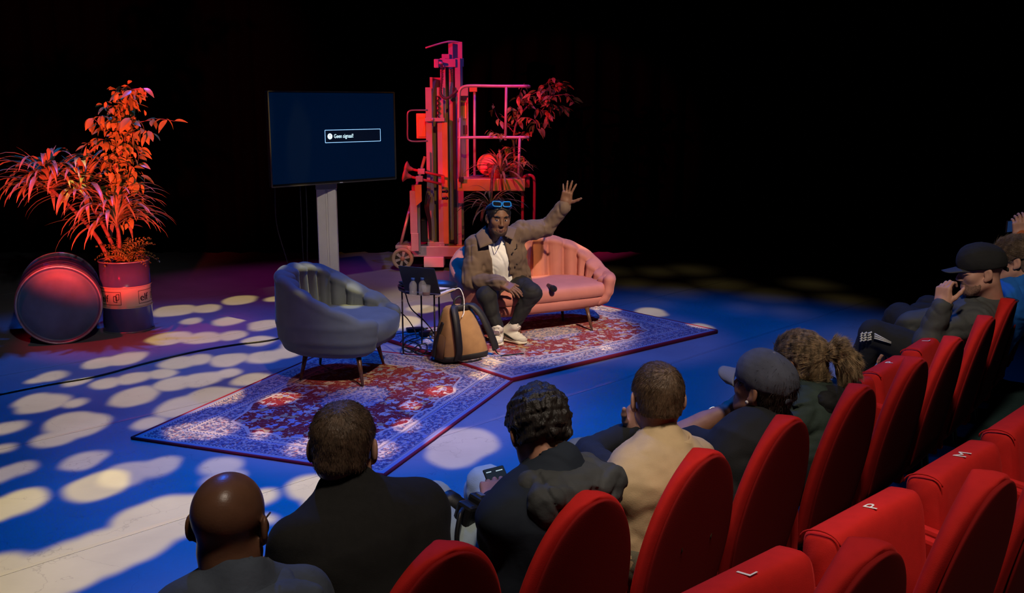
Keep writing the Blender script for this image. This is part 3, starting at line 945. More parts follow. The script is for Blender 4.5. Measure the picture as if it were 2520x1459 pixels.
RUBBER = M('black_rubber', (.008, .008, .009), rough=0.5)
def floor_leads():
    zr = 0.036
    def gp(x, y, z=zr): return G(x, y, z)
    runs = [
        ('floor_lead', [(985, 842), (1003, 826), (1030, 822), (1060, 826), (1085, 833)], 'black lead running under the side table towards the backpack'),
        ('floor_lead', [(990, 858), (1000, 840), (1022, 842), (1036, 856), (1018, 866), (998, 864), (990, 852), (1006, 838), (1030, 830)], 'black lead lying in a loop on the rug under the side table'),
        ('floor_lead', [(1010, 866), (1028, 850), (1048, 846), (1050, 862), (1036, 873), (1020, 868)], 'black lead curled in a small ring beside the power adapter'),
    ]
    for n, pts, lb in runs:
        P = spline([gp(*q, zr + .0012 * i) for i, q in enumerate(pts)], 8)
        tag(obj(n, tube(P, 0.0048, 8), RUBBER), lb, 'cable')
    # loose loops hanging from the table
    a = Vector((TC.x - .17, TC.y - .08, TZ - .02))
    P = spline([a, a + Vector((.04, .02, -.13)), a + Vector((.14, .05, -.24)), a + Vector((.22, .06, -.36)), a + Vector((.205, .02, -.47)), a + Vector((.12, -.02, -.49)), gp(1004, 858)], 8)
    tag(obj('hanging_lead', tube(P, 0.005, 8), RUBBER), 'black lead hanging from the tray down to the rug', 'cable')
    P = spline([W(986, 768, 7.35), W(1004, 786, 7.4), W(1020, 812, 7.45), gp(1026, 832, .04)], 8)
    tag(obj('hanging_lead', tube(P, 0.0045, 8), RUBBER), 'black lead arching behind the armchair front to the adapters', 'cable')
    P = spline([gp(1062, 812), gp(1059, 826), gp(1064, 838), gp(1071, 842)], 8)
    tag(obj('network_cable', tube(P, 0.0055, 8), M('blue_cable', (.03, .16, .62), rough=0.4)), 'short blue cable on the rug behind the side table leg', 'cable')
    for q, h, lb in (((1022, 815), (.075, .035, .016), 'flat black power strip on the floor behind the side table'), ((1048, 826), (.055, .034, .02), 'black power adapter on the rug under the side table')):
        p = gp(*q, .03)
        r = empty('power_adapter', (p.x, p.y, .030), .3, lb, 'adapter')
        obj('case', box((0, 0, h[2]), h), RUBBER, r, smooth=False, bevel=.006)
        obj('plug', tube([(h[0], 0, h[2]), (h[0] + .035, 0.01, h[2])], .009, 8), RUBBER, r)
    # long lead across the stage floor
    pts = [(-30, 976), (0, 970), (110, 948), (240, 925), (360, 893), (480, 865), (580, 848), (660, 838), (705, 826), (735, 806)]
    P = spline([G(*q, .0075) for q in pts], 10)
    tag(obj('stage_cable', tube(P, 0.0075, 8), M('stage_cable_rubber', (.012, .012, .012), rough=0.28, spec=.6)), 'long black cable running across the stage floor behind the armchair', 'cable')
floor_leads()

def backpack():
    p = G(1128, 893)
    root = empty('backpack', (p.x + .01, p.y + .06, 0.0285), math.radians(36), 'tan backpack with black shoulder straps leaning beside the side table', 'backpack')
    TAN = M('tan_canvas', (0.27, 0.150, 0.065), rough=0.85, var=0.12, vscale=14, bump=0.12, bscale=320)
    BLK = M('black_webbing', (0.012, 0.012, 0.013), rough=0.6, bump=0.1, bscale=300)
    # body: rounded, wide at the bottom, narrow at the top; back panel is local -y
    def sect(z, w, d, yo, xo=0):
        r = []
        for k in range(40):
            an = 2 * PI * k / 40
            q = sup(w, d, -an, 4.5)
            r.append((q.x + xo, q.y + yo, z))
        return r
    prof = [(0.0, .185, .085, .0, .012), (.006, .20, .10, .0, .012), (.05, .205, .115, .005, .012), (.14, .19, .115, .008, .006), (.25, .155, .10, .012, 0), (.34, .125, .078, .02, -.004), (.385, .105, .06, .027, -.004), (.405, .085, .045, .03, -.004), (.412, .05, .02, .03, -.004)]
    obj('bag_body', loft([sect(z, w, d, y, x) for z, w, d, y, x in prof]), TAN, root)
    def yb(z, off=0.0):                                   # front face of the body at height z
        for i in range(len(prof) - 1):
            if prof[i][0] <= z <= prof[i + 1][0]:
                t = (z - prof[i][0]) / (prof[i + 1][0] - prof[i][0])
                d = prof[i][2] + t * (prof[i + 1][2] - prof[i][2]); y = prof[i][3] + t * (prof[i + 1][3] - prof[i][3])
                return y - d - off
        return -.05
    def ribbon(pts, w, t, wd=(1, 0, 0)):
        rings = []
        P = spline(pts, 8)
        for i, q in enumerate(P):
            tg = (P[min(i + 1, len(P) - 1)] - P[max(i - 1, 0)]).normalized()
            s = Vector(wd); s = (s - tg * s.dot(tg)).normalized(); n = tg.cross(s)
            rings.append([q + s * a * w / 2 + n * b * t / 2 for a, b in ((-1, -1), (-.8, -1.15), (.8, -1.15), (1, -1), (1, 1), (-1, 1))])
        return loft(rings)
    obj('shoulder_strap', ribbon([(-.05, yb(.40, .0), .415), (-.085, yb(.39, .03), .40), (-.10, yb(.33, .045), .33), (-.105, yb(.2, .045), .20), (-.10, yb(.10, .035), .09), (-.105, yb(.03, .012), .012)], .052, .017), BLK, root)
    obj('shoulder_strap', ribbon([(.045, yb(.40, .0), .415), (.085, yb(.39, .03), .405), (.13, yb(.33, .04), .34), (.175, yb(.22, .04), .225), (.225, yb(.11, .03), .11), (.245, yb(.06, .02), .055)], .052, .017), BLK, root)
    obj('strap_tail', ribbon([(.225, yb(.08, .02), .075), (.26, yb(.04, .05), .015), (.36, yb(.02, .08), .006), (.46, yb(.02, .10), .006)], .02, .004, (0, 1, 0)), BLK, root)
    obj('strap_tail', ribbon([(-.105, yb(.03, .015), .02), (-.06, yb(.03, .05), .006), (.03, yb(.03, .06), .006), (.10, yb(.03, .04), .006)], .02, .004, (0, 1, 0)), BLK, root)
    obj('top_panel', ribbon([(-.075, yb(.385, .006), .395), (0, yb(.385, .012), .40), (.075, yb(.385, .006), .395)], .05, .012, (0, -.3, 1)), BLK, root)
    obj('grab_handle', tube(spline([(-.045, .01, .405), (-.04, .005, .455), (0.0, .0, .478), (.03, .005, .45), (.03, .01, .405)], 8), .008, 8), BLK, root)
    obj('bottom_edge', loft([sect(0.0, .19, .09, .0, .012), sect(.002, .206, .106, .0, .012), sect(.035, .2085, .1165, .003, .012), sect(.045, .206, .1155, .004, .012)]), BLK, root)
    obj('side_pocket', loft([[(x_ - .175 + .02 * s_, y_, z_) for x_, y_, z_ in ((-.035, -.07, .03), (-.02, -.08, .20), (-.01, .06, .22), (-.035, .08, .03))] for s_ in (0, 1)]), M('brown_canvas', (0.13, 0.07, 0.035), rough=0.9), root)
    obj('zip', tube(spline([(-.20, .02, .06), (-.19, .03, .16), (-.16, .045, .27), (-.12, .055, .36), (-.07, .06, .405)], 8), .006, 6), BLK, root)
    obj('side_strap', ribbon([(-.165, -.02, .30), (-.185, .0, .22), (-.21, .02, .12), (-.215, .03, .03)], .03, .01, (0, 1, 0)), BLK, root)
    return root
backpack()

def microphone():
    a, b = W(1349, 691, 8.23), W(1362, 702, 8.07)
    z = 0.413
    a = Vector((a.x, a.y, z)); b = Vector((b.x, b.y, z))
    d = (b - a).normalized(); b = a + d * .165
    root = empty('microphone', (a.x, a.y, a.z), math.atan2(d.y, d.x), 'black handheld microphone lying on the pink sofa seat', 'microphone')
    root.location.z = z + .004
    body = [(0, .012), (.004, .0155), (.05, .0165), (.11, .020), (.15, .0235)]
    obj('body', tube([(x, 0, .012) for x, _ in body], [r for _, r in body], 20), M('mic_body', (.02, .02, .022), rough=.35), root)
    obj('collar', tube([(.148, 0, .012), (.156, 0, .012)], .0265, 20), BLACK_METAL, root)
    n = [(.027 * math.sin(t), .156 + .026 - .026 * math.cos(t)) for t in [PI * k / 12 for k in range(13)]]
    obj('grille', tr(lathe([(max(r, .0004), z_) for r, z_ in n], 20, False), Matrix.Translation((0, 0, .012)) @ Matrix.Rotation(PI / 2, 4, 'Y')), M('mic_grille', (.015, .015, .017), rough=.45, metal=.5, bump=.6, bscale=700), root)
microphone()
# ================================================================ television on its stand
def television():
    D = 9.0
    yaw = math.radians(46.0)
    along = Vector((math.cos(yaw), math.sin(yaw), 0))
    tl, trp = W(667, 225, 8.5), W(967, 228, 9.5)
    w = 1.375; hgt = 0.815
    c = Vector((-1.60, 9.0, 0))
    # front normal of the panel points to the right-hand seats
    rz = yaw
    root = empty('television', (c.x, c.y, 0), rz, 'large flat television on a grey column stand showing a no-signal message', 'television')
    FR = M('tv_bezel', (.02, .02, .022), rough=.3, metal=.3)
    zc = 1.645
    obj('panel', box((0, .022, zc), (w / 2, .022, hgt / 2)), FR, root, smooth=False, bevel=.004)
    SCR = M('tv_screen', (.002, .003, .006), rough=.12, spec=.15, emit=((0.0, 0.0042, 0.019), 1.0))
    obj('screen', box((0, -.0015, zc + .006), (w / 2 - .010, .0015, hgt / 2 - .016)), SCR, root, smooth=False)
    BZ = M('tv_trim', (.30, .27, .24), rough=.3, metal=.8)
    for a, b in (((-w / 2, zc - hgt / 2), (w / 2, zc - hgt / 2)), ((-w / 2, zc + hgt / 2), (w / 2, zc + hgt / 2)), ((-w / 2, zc - hgt / 2), (-w / 2, zc + hgt / 2)), ((w / 2, zc - hgt / 2), (w / 2, zc + hgt / 2))):
        obj('trim', bar((a[0], -.004, a[1]), (b[0], -.004, b[1]), .010, .010), BZ, root, smooth=False)
    obj('badge', box((.04, -.010, zc - hgt / 2 + .001), (.018, .001, .004)), M('badge_silver', (.8, .8, .8), rough=.3), root, smooth=False)
    # message box
    LIT = M('screen_white', (.8, .8, .8), emit=((.55, .85, 1.0), 1.6))
    LITB = M('screen_frame', (.5, .7, .9), emit=((.30, .62, 1.0), 1.0))
    DARK = M('screen_dark', (.001, .001, .003), emit=((0.0, 0.0022, 0.010), 1.0))
    def sx(px): return -w / 2 + w * px
    # fractions of the screen, read along its own axes
    x0, x1 = -w / 2 + w * .415, -w / 2 + w * .872
    z0, z1 = zc + hgt * (.5 - .552), zc + hgt * (.5 - .415)
    obj('message_box', box(((x0 + x1) / 2, -.0036, (z0 + z1) / 2), ((x1 - x0) / 2, .0004, (z1 - z0) / 2)), DARK, root, smooth=False)
    for a, b in (((x0, z0), (x1, z0)), ((x0, z1), (x1, z1)), ((x0, z0), (x0, z1)), ((x1, z0), (x1, z1))):
        obj('message_frame', bar((a[0], -.0045, a[1]), (b[0], -.0045, b[1]), .005, .001, (0, 1, 0)), LITB, root, smooth=False)
    zm = (z0 + z1) / 2
    Rm = Matrix.Translation((x0 + .052, -.0046, zm)) @ Matrix.Rotation(PI / 2, 4, 'X')
    obj('icon', tr(lathe([(.0005, 0), (.026, 0), (.026, .0008), (.0005, .0008)], 28, False), Rm), LIT, root, smooth=False)
    t = text_vf('!', .055)
    obj('icon_mark', tr(t, Matrix.Translation((x0 + .0445, -.0058, zm - .019)) @ Matrix.Rotation(PI / 2, 4, 'X')), M('screen_ink', (0, 0, .004), rough=.5), root, smooth=False)
    t = text_vf('Geen signaal!', .050)
    obj('message', tr(t, Matrix.Translation((x0 + .095, -.0050, zm - .016)) @ Matrix.Rotation(PI / 2, 4, 'X') @ Matrix.Scale(.82, 4, (1, 0, 0))), LIT, root, smooth=False)
    # stand column and base turned towards the hall
    st = empty('stand', (0, .17, 0), -rz + math.radians(8), None, None, None, root)
    GREY = M('stand_grey', (.62, .58, .52), rough=.5, var=.05)
    def colprof():
        pts = [(-.085, -.05), (-.012, -.058), (-.006, -.048), (.006, -.048), (.012, -.058), (.085, -.05), (.092, -.035), (.092, .05), (-.092, .05), (-.092, -.035)]
        return [[(x, y, z) for x, y in pts] for z in (0.02, 1.62)]
    obj('column', loft(colprof()), GREY, st, smooth=False)
    obj('column_cap', box((0, 0, 1.20), (.096, .062, .03)), M('stand_dark', (.2, .19, .18), rough=.5), st, smooth=False, bevel=.004)
    obj('foot_plate', box((0, 0, .012), (.36, .26, .012)), GREY, st, smooth=False, bevel=.006)
    obj('bracket', box((0, 0.0, 1.62), (.22, .05, .16)), BLACK_METAL, st, smooth=False, bevel=.004)
    for dx, sw in ((-.62, .22), (-.36, .05), (-.30, .02)):
        P = spline([(dx, .06, 1.25), (dx + .02, .09, .9), (dx + sw * .6, .1, .5), (dx + sw, .08, .02)], 8)
        obj('lead', tube(P, .0045, 6), RUBBER, root)
television()

# ================================================================ vertical mast lift with work platform
def mast_lift():
    Yl = 11.5
    base = Vector((-1.0, Yl, 0))
    root = empty('mast_lift', base, 0, 'tall vertical mast lift with tubular basket standing behind the pink sofa', 'lift')
    AL = M('lift_aluminium', (.52, .50, .47), rough=.38, metal=.35, var=.10, vscale=9)
    PAINT = M('lift_grey_paint', (.42, .40, .37), rough=.45, var=.08, vscale=6)
    YEL = M('lift_yellow', (.50, .40, .10), rough=.5, var=.12, vscale=6)
    DK = M('lift_dark', (.025, .025, .027), rough=.4)
    ORG = M('lift_orange', (.62, .34, .10), rough=.5)
    RED = M('lift_red_tube', (.42, .05, .05), rough=.35)
    def L(px, py, dy=0.0):
        p = W(px, py, Yl + dy); return p - base
    def rect(name, x0, y0, x1, y1, dy, th, mat, bev=.004):
        a, b = L(x0, y1, dy), L(x1, y0, dy)
        return obj(name, box(((a.x + b.x) / 2, dy + th / 2, (a.z + b.z) / 2), (abs(b.x - a.x) / 2, th / 2, abs(b.z - a.z) / 2)), mat, root, smooth=False, bevel=bev)
    def post(name, x0, y0, x1, y1, dy, r, mat):
        return obj(name, tube([L(x0, y0, dy), L(x1, y1, dy)], r, 12), mat, root)
    def rail(name, pts, r, mat):
        return obj(name, tube(spline([L(*q) for q in pts], 6), r, 12), mat, root)
    # telescoping mast sections: C-channels with a lip each side
    def channel(name, x0, y0, x1, y1, dy, th, mat, lip=.03):
        a, b = L(x0, y1, dy), L(x1, y0, dy)
        xs0, xs1, z0, z1 = min(a.x, b.x), max(a.x, b.x), min(a.z, b.z), max(a.z, b.z)
        t = .012
        pts = [(xs0, dy), (xs0 + lip, dy), (xs0 + lip, dy + t), (xs0 + t, dy + t), (xs0 + t, dy + th - t), (xs1 - t, dy + th - t), (xs1 - t, dy + t), (xs1 - lip, dy + t), (xs1 - lip, dy), (xs1, dy), (xs1, dy + th), (xs0, dy + th)]
        return obj(name, loft([[(x, y, z0) for x, y in pts], [(x, y, z1) for x, y in pts]]), mat, root, smooth=False)
    channel('mast_section', 1053, 215, 1090, 604, 0.0, .22, PAINT, .07)
    channel('mast_section', 1064, 190, 1094, 600, 0.06, .18, PAINT, .03)
    channel('mast_section', 1089, 143, 1132, 604, 0.03, .22, AL, .06)
    channel('mast_section', 1109, 103, 1137, 590, 0.08, .18, PAINT, .05)
    rect('rail_strip', 1092, 300, 1101, 600, -.01, .03, YEL)
    rect('rail_strip', 1118, 215, 1121, 600, .01, .02, DK)
    obj('lift_cylinder', tube([L(1084, 296, .05), L(1084, 604, .05)], .034, 16), DK, root)
    obj('cylinder_collar', lathe([(.06, 0), (.062, .03), (.045, .045), (.045, .06)], 20), AL, root, loc=L(1084, 607, .05))
    rect('mast_foot', 1052, 596, 1094, 608, -.01, .2, AL)
    rail('top_guard', [(1047, 118, .0), (1066, 112, .0), (1095, 104, .04), (1112, 102, .06), (1134, 105, .1)], .010, AL)
    rect('top_plate', 1078, 145, 1121, 165, 0.0, .03, AL)
    rect('top_bracket', 1087, 133, 1106, 145, .04, .06, PAINT)
    rect('side_lug', 1137, 143, 1141, 164, .1, .06, AL)
    rect('control_pendant', 1068, 145, 1079, 167, -.06, .05, AL, .008)
    post('pendant_bolt', 1080, 154, 1090, 156, -.06, .016, AL)
    # spiral cable
    path = spline([L(*q) for q in [(1087, 158, -.05), (1088, 190, -.06), (1085, 215, -.06), (1085, 232, -.06), (1093, 241, -.06), (1105, 240, -.06), (1118, 229, -.06), (1125, 222, -.05)]], 30)
    helix = []
    for i, p in enumerate(path):
        tg = (path[min(i + 1, len(path) - 1)] - path[max(i - 1, 0)]).normalized()
        s = tg.cross(Vector((0, 1, 0))).normalized(); q = Vector((0, 1, 0))
        an = i * 1.4
        helix.append(p + (s * math.cos(an) + q * math.sin(an)) * .014)
    obj('spiral_cable', tube(helix, .0055, 5), M('spiral_cable_rubber', (.10, .09, .09), rough=.4), root)
    for k in range(9):
        y = 236 + k * 6
        obj('chain_link', tube([L(1076 + (k % 2) * 5, y, -.02), L(1081 - (k % 2) * 5, y + 6, -.02)], .007, 6), DK, root)
    rect('mast_clamp', 1046, 290, 1094, 299, -.05, .06, AL)
    obj('clamp_bolt', tube([L(1064, 294, -.06), L(1064, 294, -.02)], .02, 10), AL, root)
    # control box with guard tube
    rect('control_box', 1025, 279, 1050, 341, .05, .12, ORG, .006)
    rect('box_door', 1030, 287, 1047, 337, .035, .02, ORG, .004)
    rail('guard_tube', [(1052, 271, .0), (1020, 271, .0), (1008, 273, .0), (1003, 281, .0), (1003, 310, .0), (1003, 336, .0), (1007, 345, .0), (1020, 348, .0), (1052, 347, .0)], .0095, M('guard_steel', (.35, .36, .38), rough=.3, metal=.7))
    # chassis, wheel, strut
    rect('chassis', 1003, 606, 1170, 632, -.05, .46, AL, .008)
    rect('chassis_wing', 973, 604, 1012, 612, .0, .30, AL, .004)
    rect('battery_box', 1043, 633, 1092, 658, -.10, .25, M('battery_white', (.75, .72, .68), rough=.5), .008)
    wheel_c = L(991, 636, -.06)
    wh = empty('wheel', wheel_c, 0, None, None, None, root)
    Rx = Matrix.Rotation(PI / 2, 4, 'X')
    obj('tyre', tr(lathe([(.088, -.025), (.118, -.028), (.128, -.018), (.128, .018), (.118, .028), (.088, .025), (.088, -.025)], 40, False), Rx), M('tyre_beige', (.42, .33, .22), rough=.7, var=.15), wh)
    obj('rim', tr(lathe([(.001, -.010), (.086, -.010), (.088, .02), (.001, .02)], 32, False), Rx), M('rim_dark', (.05, .045, .04), rough=.6), wh)
    for k in range(6):
        a = 2 * PI * k / 6 + .3
        q = loft([[(math.cos(a + s) * r, -.024 + dz, math.sin(a + s) * r) for s, r in ((-.42, .026), (.42, .026), (.20, .086), (-.20, .086))] for dz in (0, .03)])
        obj('spoke', q, M('rim_grey', (.42, .39, .34), rough=.5), wh, smooth=False)
    obj('hub', tr(lathe([(.001, .036), (.018, .036), (.028, .026), (.03, .0), (.001, .0)], 20, False), Rx), M('hub_red', (.5, .2, .12), rough=.4), wh)
    w2 = copy_tree(wh, root); w2.location = wheel_c + Vector((.0, .62, 0))
    w3 = copy_tree(wh, root); w3.location = wheel_c + Vector((1.15, .0, 0))
    w4 = copy_tree(wh, root); w4.location = wheel_c + Vector((1.15, .62, 0))
    post('strut', 986, 602, 1007, 520, .12, .018, AL)
    post('strut', 1007, 520, 1046, 385, .12, .018, AL)
    rect('strut_plate', 1051, 374, 1058, 490, -.03, .05, PAINT)
    rect('front_leg', 1010, 470, 1026, 576, -.14, .10, AL)
    rect('front_leg', 1012, 574, 1030, 618, -.16, .14, AL)
    rect('leg_flange', 1027, 500, 1033, 622, -.08, .06, PAINT)
    obj('leg_gusset', prism([(L(1024, 452).x, L(1024, 452).z), (L(1040, 452).x, L(1040, 452).z), (L(1041, 492).x, L(1041, 492).z), (L(1027, 504).x, L(1027, 504).z)], -.17, -.12), YEL, root, smooth=False)
    rect('leg_block', 1013, 455, 1025, 470, -.1, .08, RED)
    # two push handles ending in trumpet-shaped knobs
    for (x0, y0, x1, y1, dy) in ((1003, 414, 1092, 434, -.10), (999, 432, 1086, 453, -.20)):
        a, b = L(x0, y0, dy), L(x1, y1, dy)
        obj('handle_rod', tube([a, b], .015, 10), RED, root)
        d = (b - a).normalized()
        q = Matrix.Translation(a - d * .03) @ d.to_track_quat('Z', 'Y').to_matrix().to_4x4()
        obj('handle_knob', tr(lathe([(.001, -.012), (.05, -.006), (.078, .006), (.080, .012), (.058, .03), (.034, .05), (.02, .085), (.014, .10)], 24), q), M('knob_red', (.55, .18, .12), rough=.3), root)
        m_ = a.lerp(b, .38)
        obj('rod_clamp', box((m_.x, m_.y, m_.z), (.04, .03, .032)), AL, root, smooth=False, bevel=.005)
    rect('hook_plate', 1080, 450, 1087, 492, -.2, .03, YEL)
    rect('hook_plate', 1086, 432, 1094, 452, -.12, .03, RED)
    for y in (472, 489):
        post('lock_knob', 1083, y, 1098, y - 1, -.14, .014, DK)
        obj('knob_ball', tr(lathe([(.001, -.02), (.016, -.014), (.022, 0), (.016, .014), (.001, .02)], 14, False), Matrix.Translation(L(1099, y - 1, -.14))), DK, root)
    for k in range(4):
        P = spline([L(1050 + k * 3, 470 + 5 * k, -.05), L(1046 + 3 * k, 510, -.1), L(1054 + 2 * k, 545, -.05), L(1058 + k, 590, -.02)], 8)
        obj('hose', tube(P, .008, 6), DK, root)
    rect('motor', 1036, 540, 1052, 596, .05, .16, DK, .01)
    # basket
    d0, d1 = -.30, .34
    for dy in (d0, d1):
        xo = 0 if dy == d0 else 16
        rail('basket_top_rail', [(1129 + xo, 300, dy), (1130 + xo, 235, dy), (1133 + xo, 220, dy), (1143 + xo, 213, dy), (1165 + xo, 211, dy), (1230, 212, dy), (1300 - xo, 212, dy)], .0175, AL)
        rail('basket_mid_rail', [(1126 + xo, 339, dy), (1180, 338, dy), (1240, 338, dy), (1298 - xo, 338, dy)], .0165, AL)
        post('basket_post', 1131 + xo, 290, 1131 + xo, 440, dy, .016, AL)
        post('basket_post', 1246, 212, 1244, 345, dy, .016, AL)
        post('basket_post', 1279, 338, 1276, 440, dy, .016, AL)
    post('basket_post', 1168, 214, 1168, 432, -.02, .016, AL)
    rail('basket_end_rail', [(1300, 212, d0), (1303, 213, d0 + .1), (1300, 214, .2), (1290, 212, d1)], .0165, AL)
    rail('basket_end_rail', [(1298, 338, d0), (1301, 339, d0 + .1), (1297, 338, .2), (1288, 338, d1)], .0165, AL)
    rect('carriage_plate', 1136, 222, 1150, 440, .10, .04, AL)
    rect('carriage_plate', 1151, 222, 1152.5, 440, .05, .10, AL)
    rect('carriage_head', 1133, 215, 1152, 236, -.02, .12, AL)
    rect('switch_box', 1155, 213, 1174, 226, -.05, .10, ORG)
    rect('warning_plate', 1139, 252, 1148, 292, .088, .01, M('plate_cream', (.8, .62, .35), rough=.5))
    rect('warning_plate', 1139, 308, 1149, 330, .088, .01, M('plate_dark', (.12, .08, .07), rough=.5))
    a, b = L(1126, 436, d0), L(1292, 436, d0)
    obj('platform_floor', box(((a.x + b.x) / 2, (d0 + d1) / 2, L(1200, 441, d0).z - .01), ((b.x - a.x) / 2, (d1 - d0) / 2, .015)), AL, root, smooth=False, bevel=.003)
    rect('toe_board', 1126, 441, 1292, 470, d0 - .012, .014, YEL)
    rect('toe_board', 1290, 441, 1292, 470, d0, d1 - d0, YEL)
    rect('platform_arm', 1128, 470, 1141, 500, -.05, .12, PAINT)
    obj('toe_bolt', box(tuple(L(1135, 441, d0 - .04)), (.028, .02, .028)), DK, root, smooth=False, bevel=.006)
    rect('toe_hinge', 1129, 446, 1134, 462, d0 - .03, .02, AL)
    # red tubular gate at the far end of the basket
    rail('gate_tube', [(1286, 560, -.2), (1286, 500, -.2), (1287, 452, -.2), (1290, 436, -.2), (1300, 431, -.2), (1311, 434, -.2), (1315, 448, -.2), (1315, 500, -.2), (1314, 560, -.2)], .017, RED)
    rect('gate_block', 1281, 436, 1304, 462, -.16, .1, RED, .008)
    return root, L, base
LIFT, LIFT_L, LIFT_B = mast_lift()

# ================================================================ oil drums
DRUM_BLUE = M('drum_blue', (.085, .085, .26), rough=.25, coat=.4, var=.10, vscale=5)
DRUM_LID = M('drum_lid_blue', (.055, .105, .20), rough=.45, var=.25, vscale=6, bump=.05, bscale=20)
DRUM_BAND = M('drum_cream', (.72, .52, .36), rough=.3, coat=.3)
STEEL = M('drum_rim_steel', (.30, .30, .36), rough=.3, metal=.5, var=.2, vscale=20)
INK = M('drum_ink', (.012, .008, .008), rough=.4)
def drum_small():
    R, H = .207, .615
    c = Vector((-3.382, 8.44, 0))
    root = empty('oil_drum', c, 0, 'upright blue oil drum with pale lettered band, holding the plants', 'drum')
    z1, z2 = .222, .400
    def wall(a, b):
        return [(R, a), (R, b)]
    obj('lower_wall', lathe([(.001, .012), (R - .01, .012), (R - .004, .004), (R, .012), (R, z1 - .014), (R + .007, z1 - .004), (R, z1 + .006)], 64, False), DRUM_BLUE, root)
    obj('lettered_band', lathe([(R, z1 + .006), (R, z2 - .008)], 64, False), DRUM_BAND, root)
    obj('upper_wall', lathe([(R, z2 - .008), (R + .007, z2 + .002), (R, z2 + .012), (R, H - .008), (R - .006, H - .02), (R - .006, z2 + .03), (.001, z2 + .03)], 64, False), DRUM_BLUE, root)
    for z in (.006, H): obj('rim', tube([((R + .002) * math.cos(2 * PI * k / 64), (R + .002) * math.sin(2 * PI * k / 64), z) for k in range(64)], .0065, 8, closed=True), STEEL, root)
    for z in (z1, z2): obj('hoop', tube([((R + .002) * math.cos(2 * PI * k / 64), (R + .002) * math.sin(2 * PI * k / 64), z) for k in range(64)], .006, 8, closed=True), DRUM_BAND, root)
    obj('soil', lathe([(.001, H - .05), (R - .02, H - .06)], 32, False), M('soil', (.03, .02, .015), rough=1, bump=.6, bscale=40), root)
    # lettering wrapped on the band
    def wrap(vf, x0, z0, rr):
        V = []
        for x, y, z in vf[0]:
            a = -PI / 2 + (x0 + x) / R
            V.append((rr * math.cos(a), rr * math.sin(a), z0 + y))
        return V, vf[1]
    def subdiv(pts):
        out = []
        for i in range(len(pts)):
            a, b = pts[i], pts[(i + 1) % len(pts)]
            for t in range(6): out.append((a[0] + (b[0] - a[0]) * t / 6, a[1] + (b[1] - a[1]) * t / 6, 0))
        return out
    def outline(pts, wd):
        inn = []
        P = [Vector((x, y, 0)) for x, y in pts]; n = len(P)
        c_ = sum(P, Vector()) / n
        q = []
        for i in range(n):
            e1 = (P[i] - P[i - 1]).normalized(); e2 = (P[(i + 1) % n] - P[i]).normalized()
            n1, n2 = Vector((-e1.y, e1.x, 0)), Vector((-e2.y, e2.x, 0))
            b = (n1 + n2); b = b / max(b.dot(n1), .3)
            q.append(P[i] + b * wd)
        A = subdiv([(p.x, p.y) for p in P]); B = subdiv([(p.x, p.y) for p in q]); m = len(A)
        return A + B, [(i, (i + 1) % m, m + (i + 1) % m, m + i) for i in range(m)]
    zb = z1 + .045
    for off in (-.170, .189, .548, .90):
        obj('letters', wrap(text_vf('elf', .088), off, zb + .008, R + .0018), INK, root)
        obj('letters_bold', wrap(text_vf('elf', .088), off + .0028, zb + .008, R + .0016), INK, root)
        fx = off - .012
        obj('letter_frame', wrap(outline([(fx, zb - .016), (fx + .215, zb - .016), (fx + .215, zb + .098), (fx, zb + .098)], .0042), 0, 0, R + .0016), INK, root)
        ex = off + .135
        e1 = [(ex, zb + .012), (ex + .034, zb + .004), (ex + .034, zb + .060), (ex + .012, zb + .066), (ex, zb + .058)]
        e2 = [(ex + .022, zb + .022), (ex + .052, zb + .030), (ex + .056, zb + .082), (ex + .028, zb + .078), (ex + .022, zb + .060)]
        obj('emblem', wrap(outline(e1, .0055), 0, 0, R + .0016), INK, root)
        obj('emblem', wrap(outline(e2, .0055), 0, 0, R + .0020), INK, root)
    return c, H
DRUM_C, DRUM_H = drum_small()

def drum_big():
    R, Lg = .318, .80
    fc = W(147, 769, 7.86)                       # centre of the visible end
    ax = Vector((-.40, .915, .0)).normalized()  # axis runs back into the stage
    root = empty('oil_drum', (fc.x, fc.y, R + .012), math.atan2(ax.y, ax.x) - PI / 2, 'large blue oil drum lying on its side, round end to the hall', 'drum')
    Rx = Matrix.Rotation(-PI / 2, 4, 'X')       # lathe axis z -> +y
    prof = [(R - .006, 0.0), (R, .02)]
    for zc in (.265, .53):
        prof += [(R, zc - .03), (R + .014, zc - .008), (R + .014, zc + .008), (R, zc + .03)]
    prof += [(R, Lg - .02), (R - .006, Lg)]
    obj('wall', tr(lathe(prof, 80, False), Rx), DRUM_BLUE, root)
    obj('end_plate', tr(lathe([(.001, .016), (.12, .013), (.20, .016), (.275, .016), (.29, .022), (R - .014, .022), (R - .008, .0)], 80, False), Rx), DRUM_LID, root)
    obj('end_plate', tr(lathe([(.001, Lg - .02), (R - .02, Lg - .02), (R - .006, Lg)], 80, False), Rx), DRUM_LID, root)
    for z in (.0, Lg): obj('rim', tr(tube([((R + .001) * math.cos(2 * PI * k / 80), (R + .001) * math.sin(2 * PI * k / 80), z) for k in range(80)], .010, 8, closed=True), Rx), STEEL, root)
    obj('closing_ring', tr(tube([((R + .006) * math.cos(2 * PI * k / 80), (R + .006) * math.sin(2 * PI * k / 80), .035) for k in range(80)], .009, 8, closed=True), Rx), STEEL, root)
    a = math.radians(238)
    obj('ring_lever', bar((R * math.cos(a) * 1.02, .03, R * math.sin(a) * 1.02), ((R + .012) * math.cos(a + .42), .03, (R + .012) * math.sin(a + .42)), .02, .012), STEEL, root, smooth=False)
drum_big()

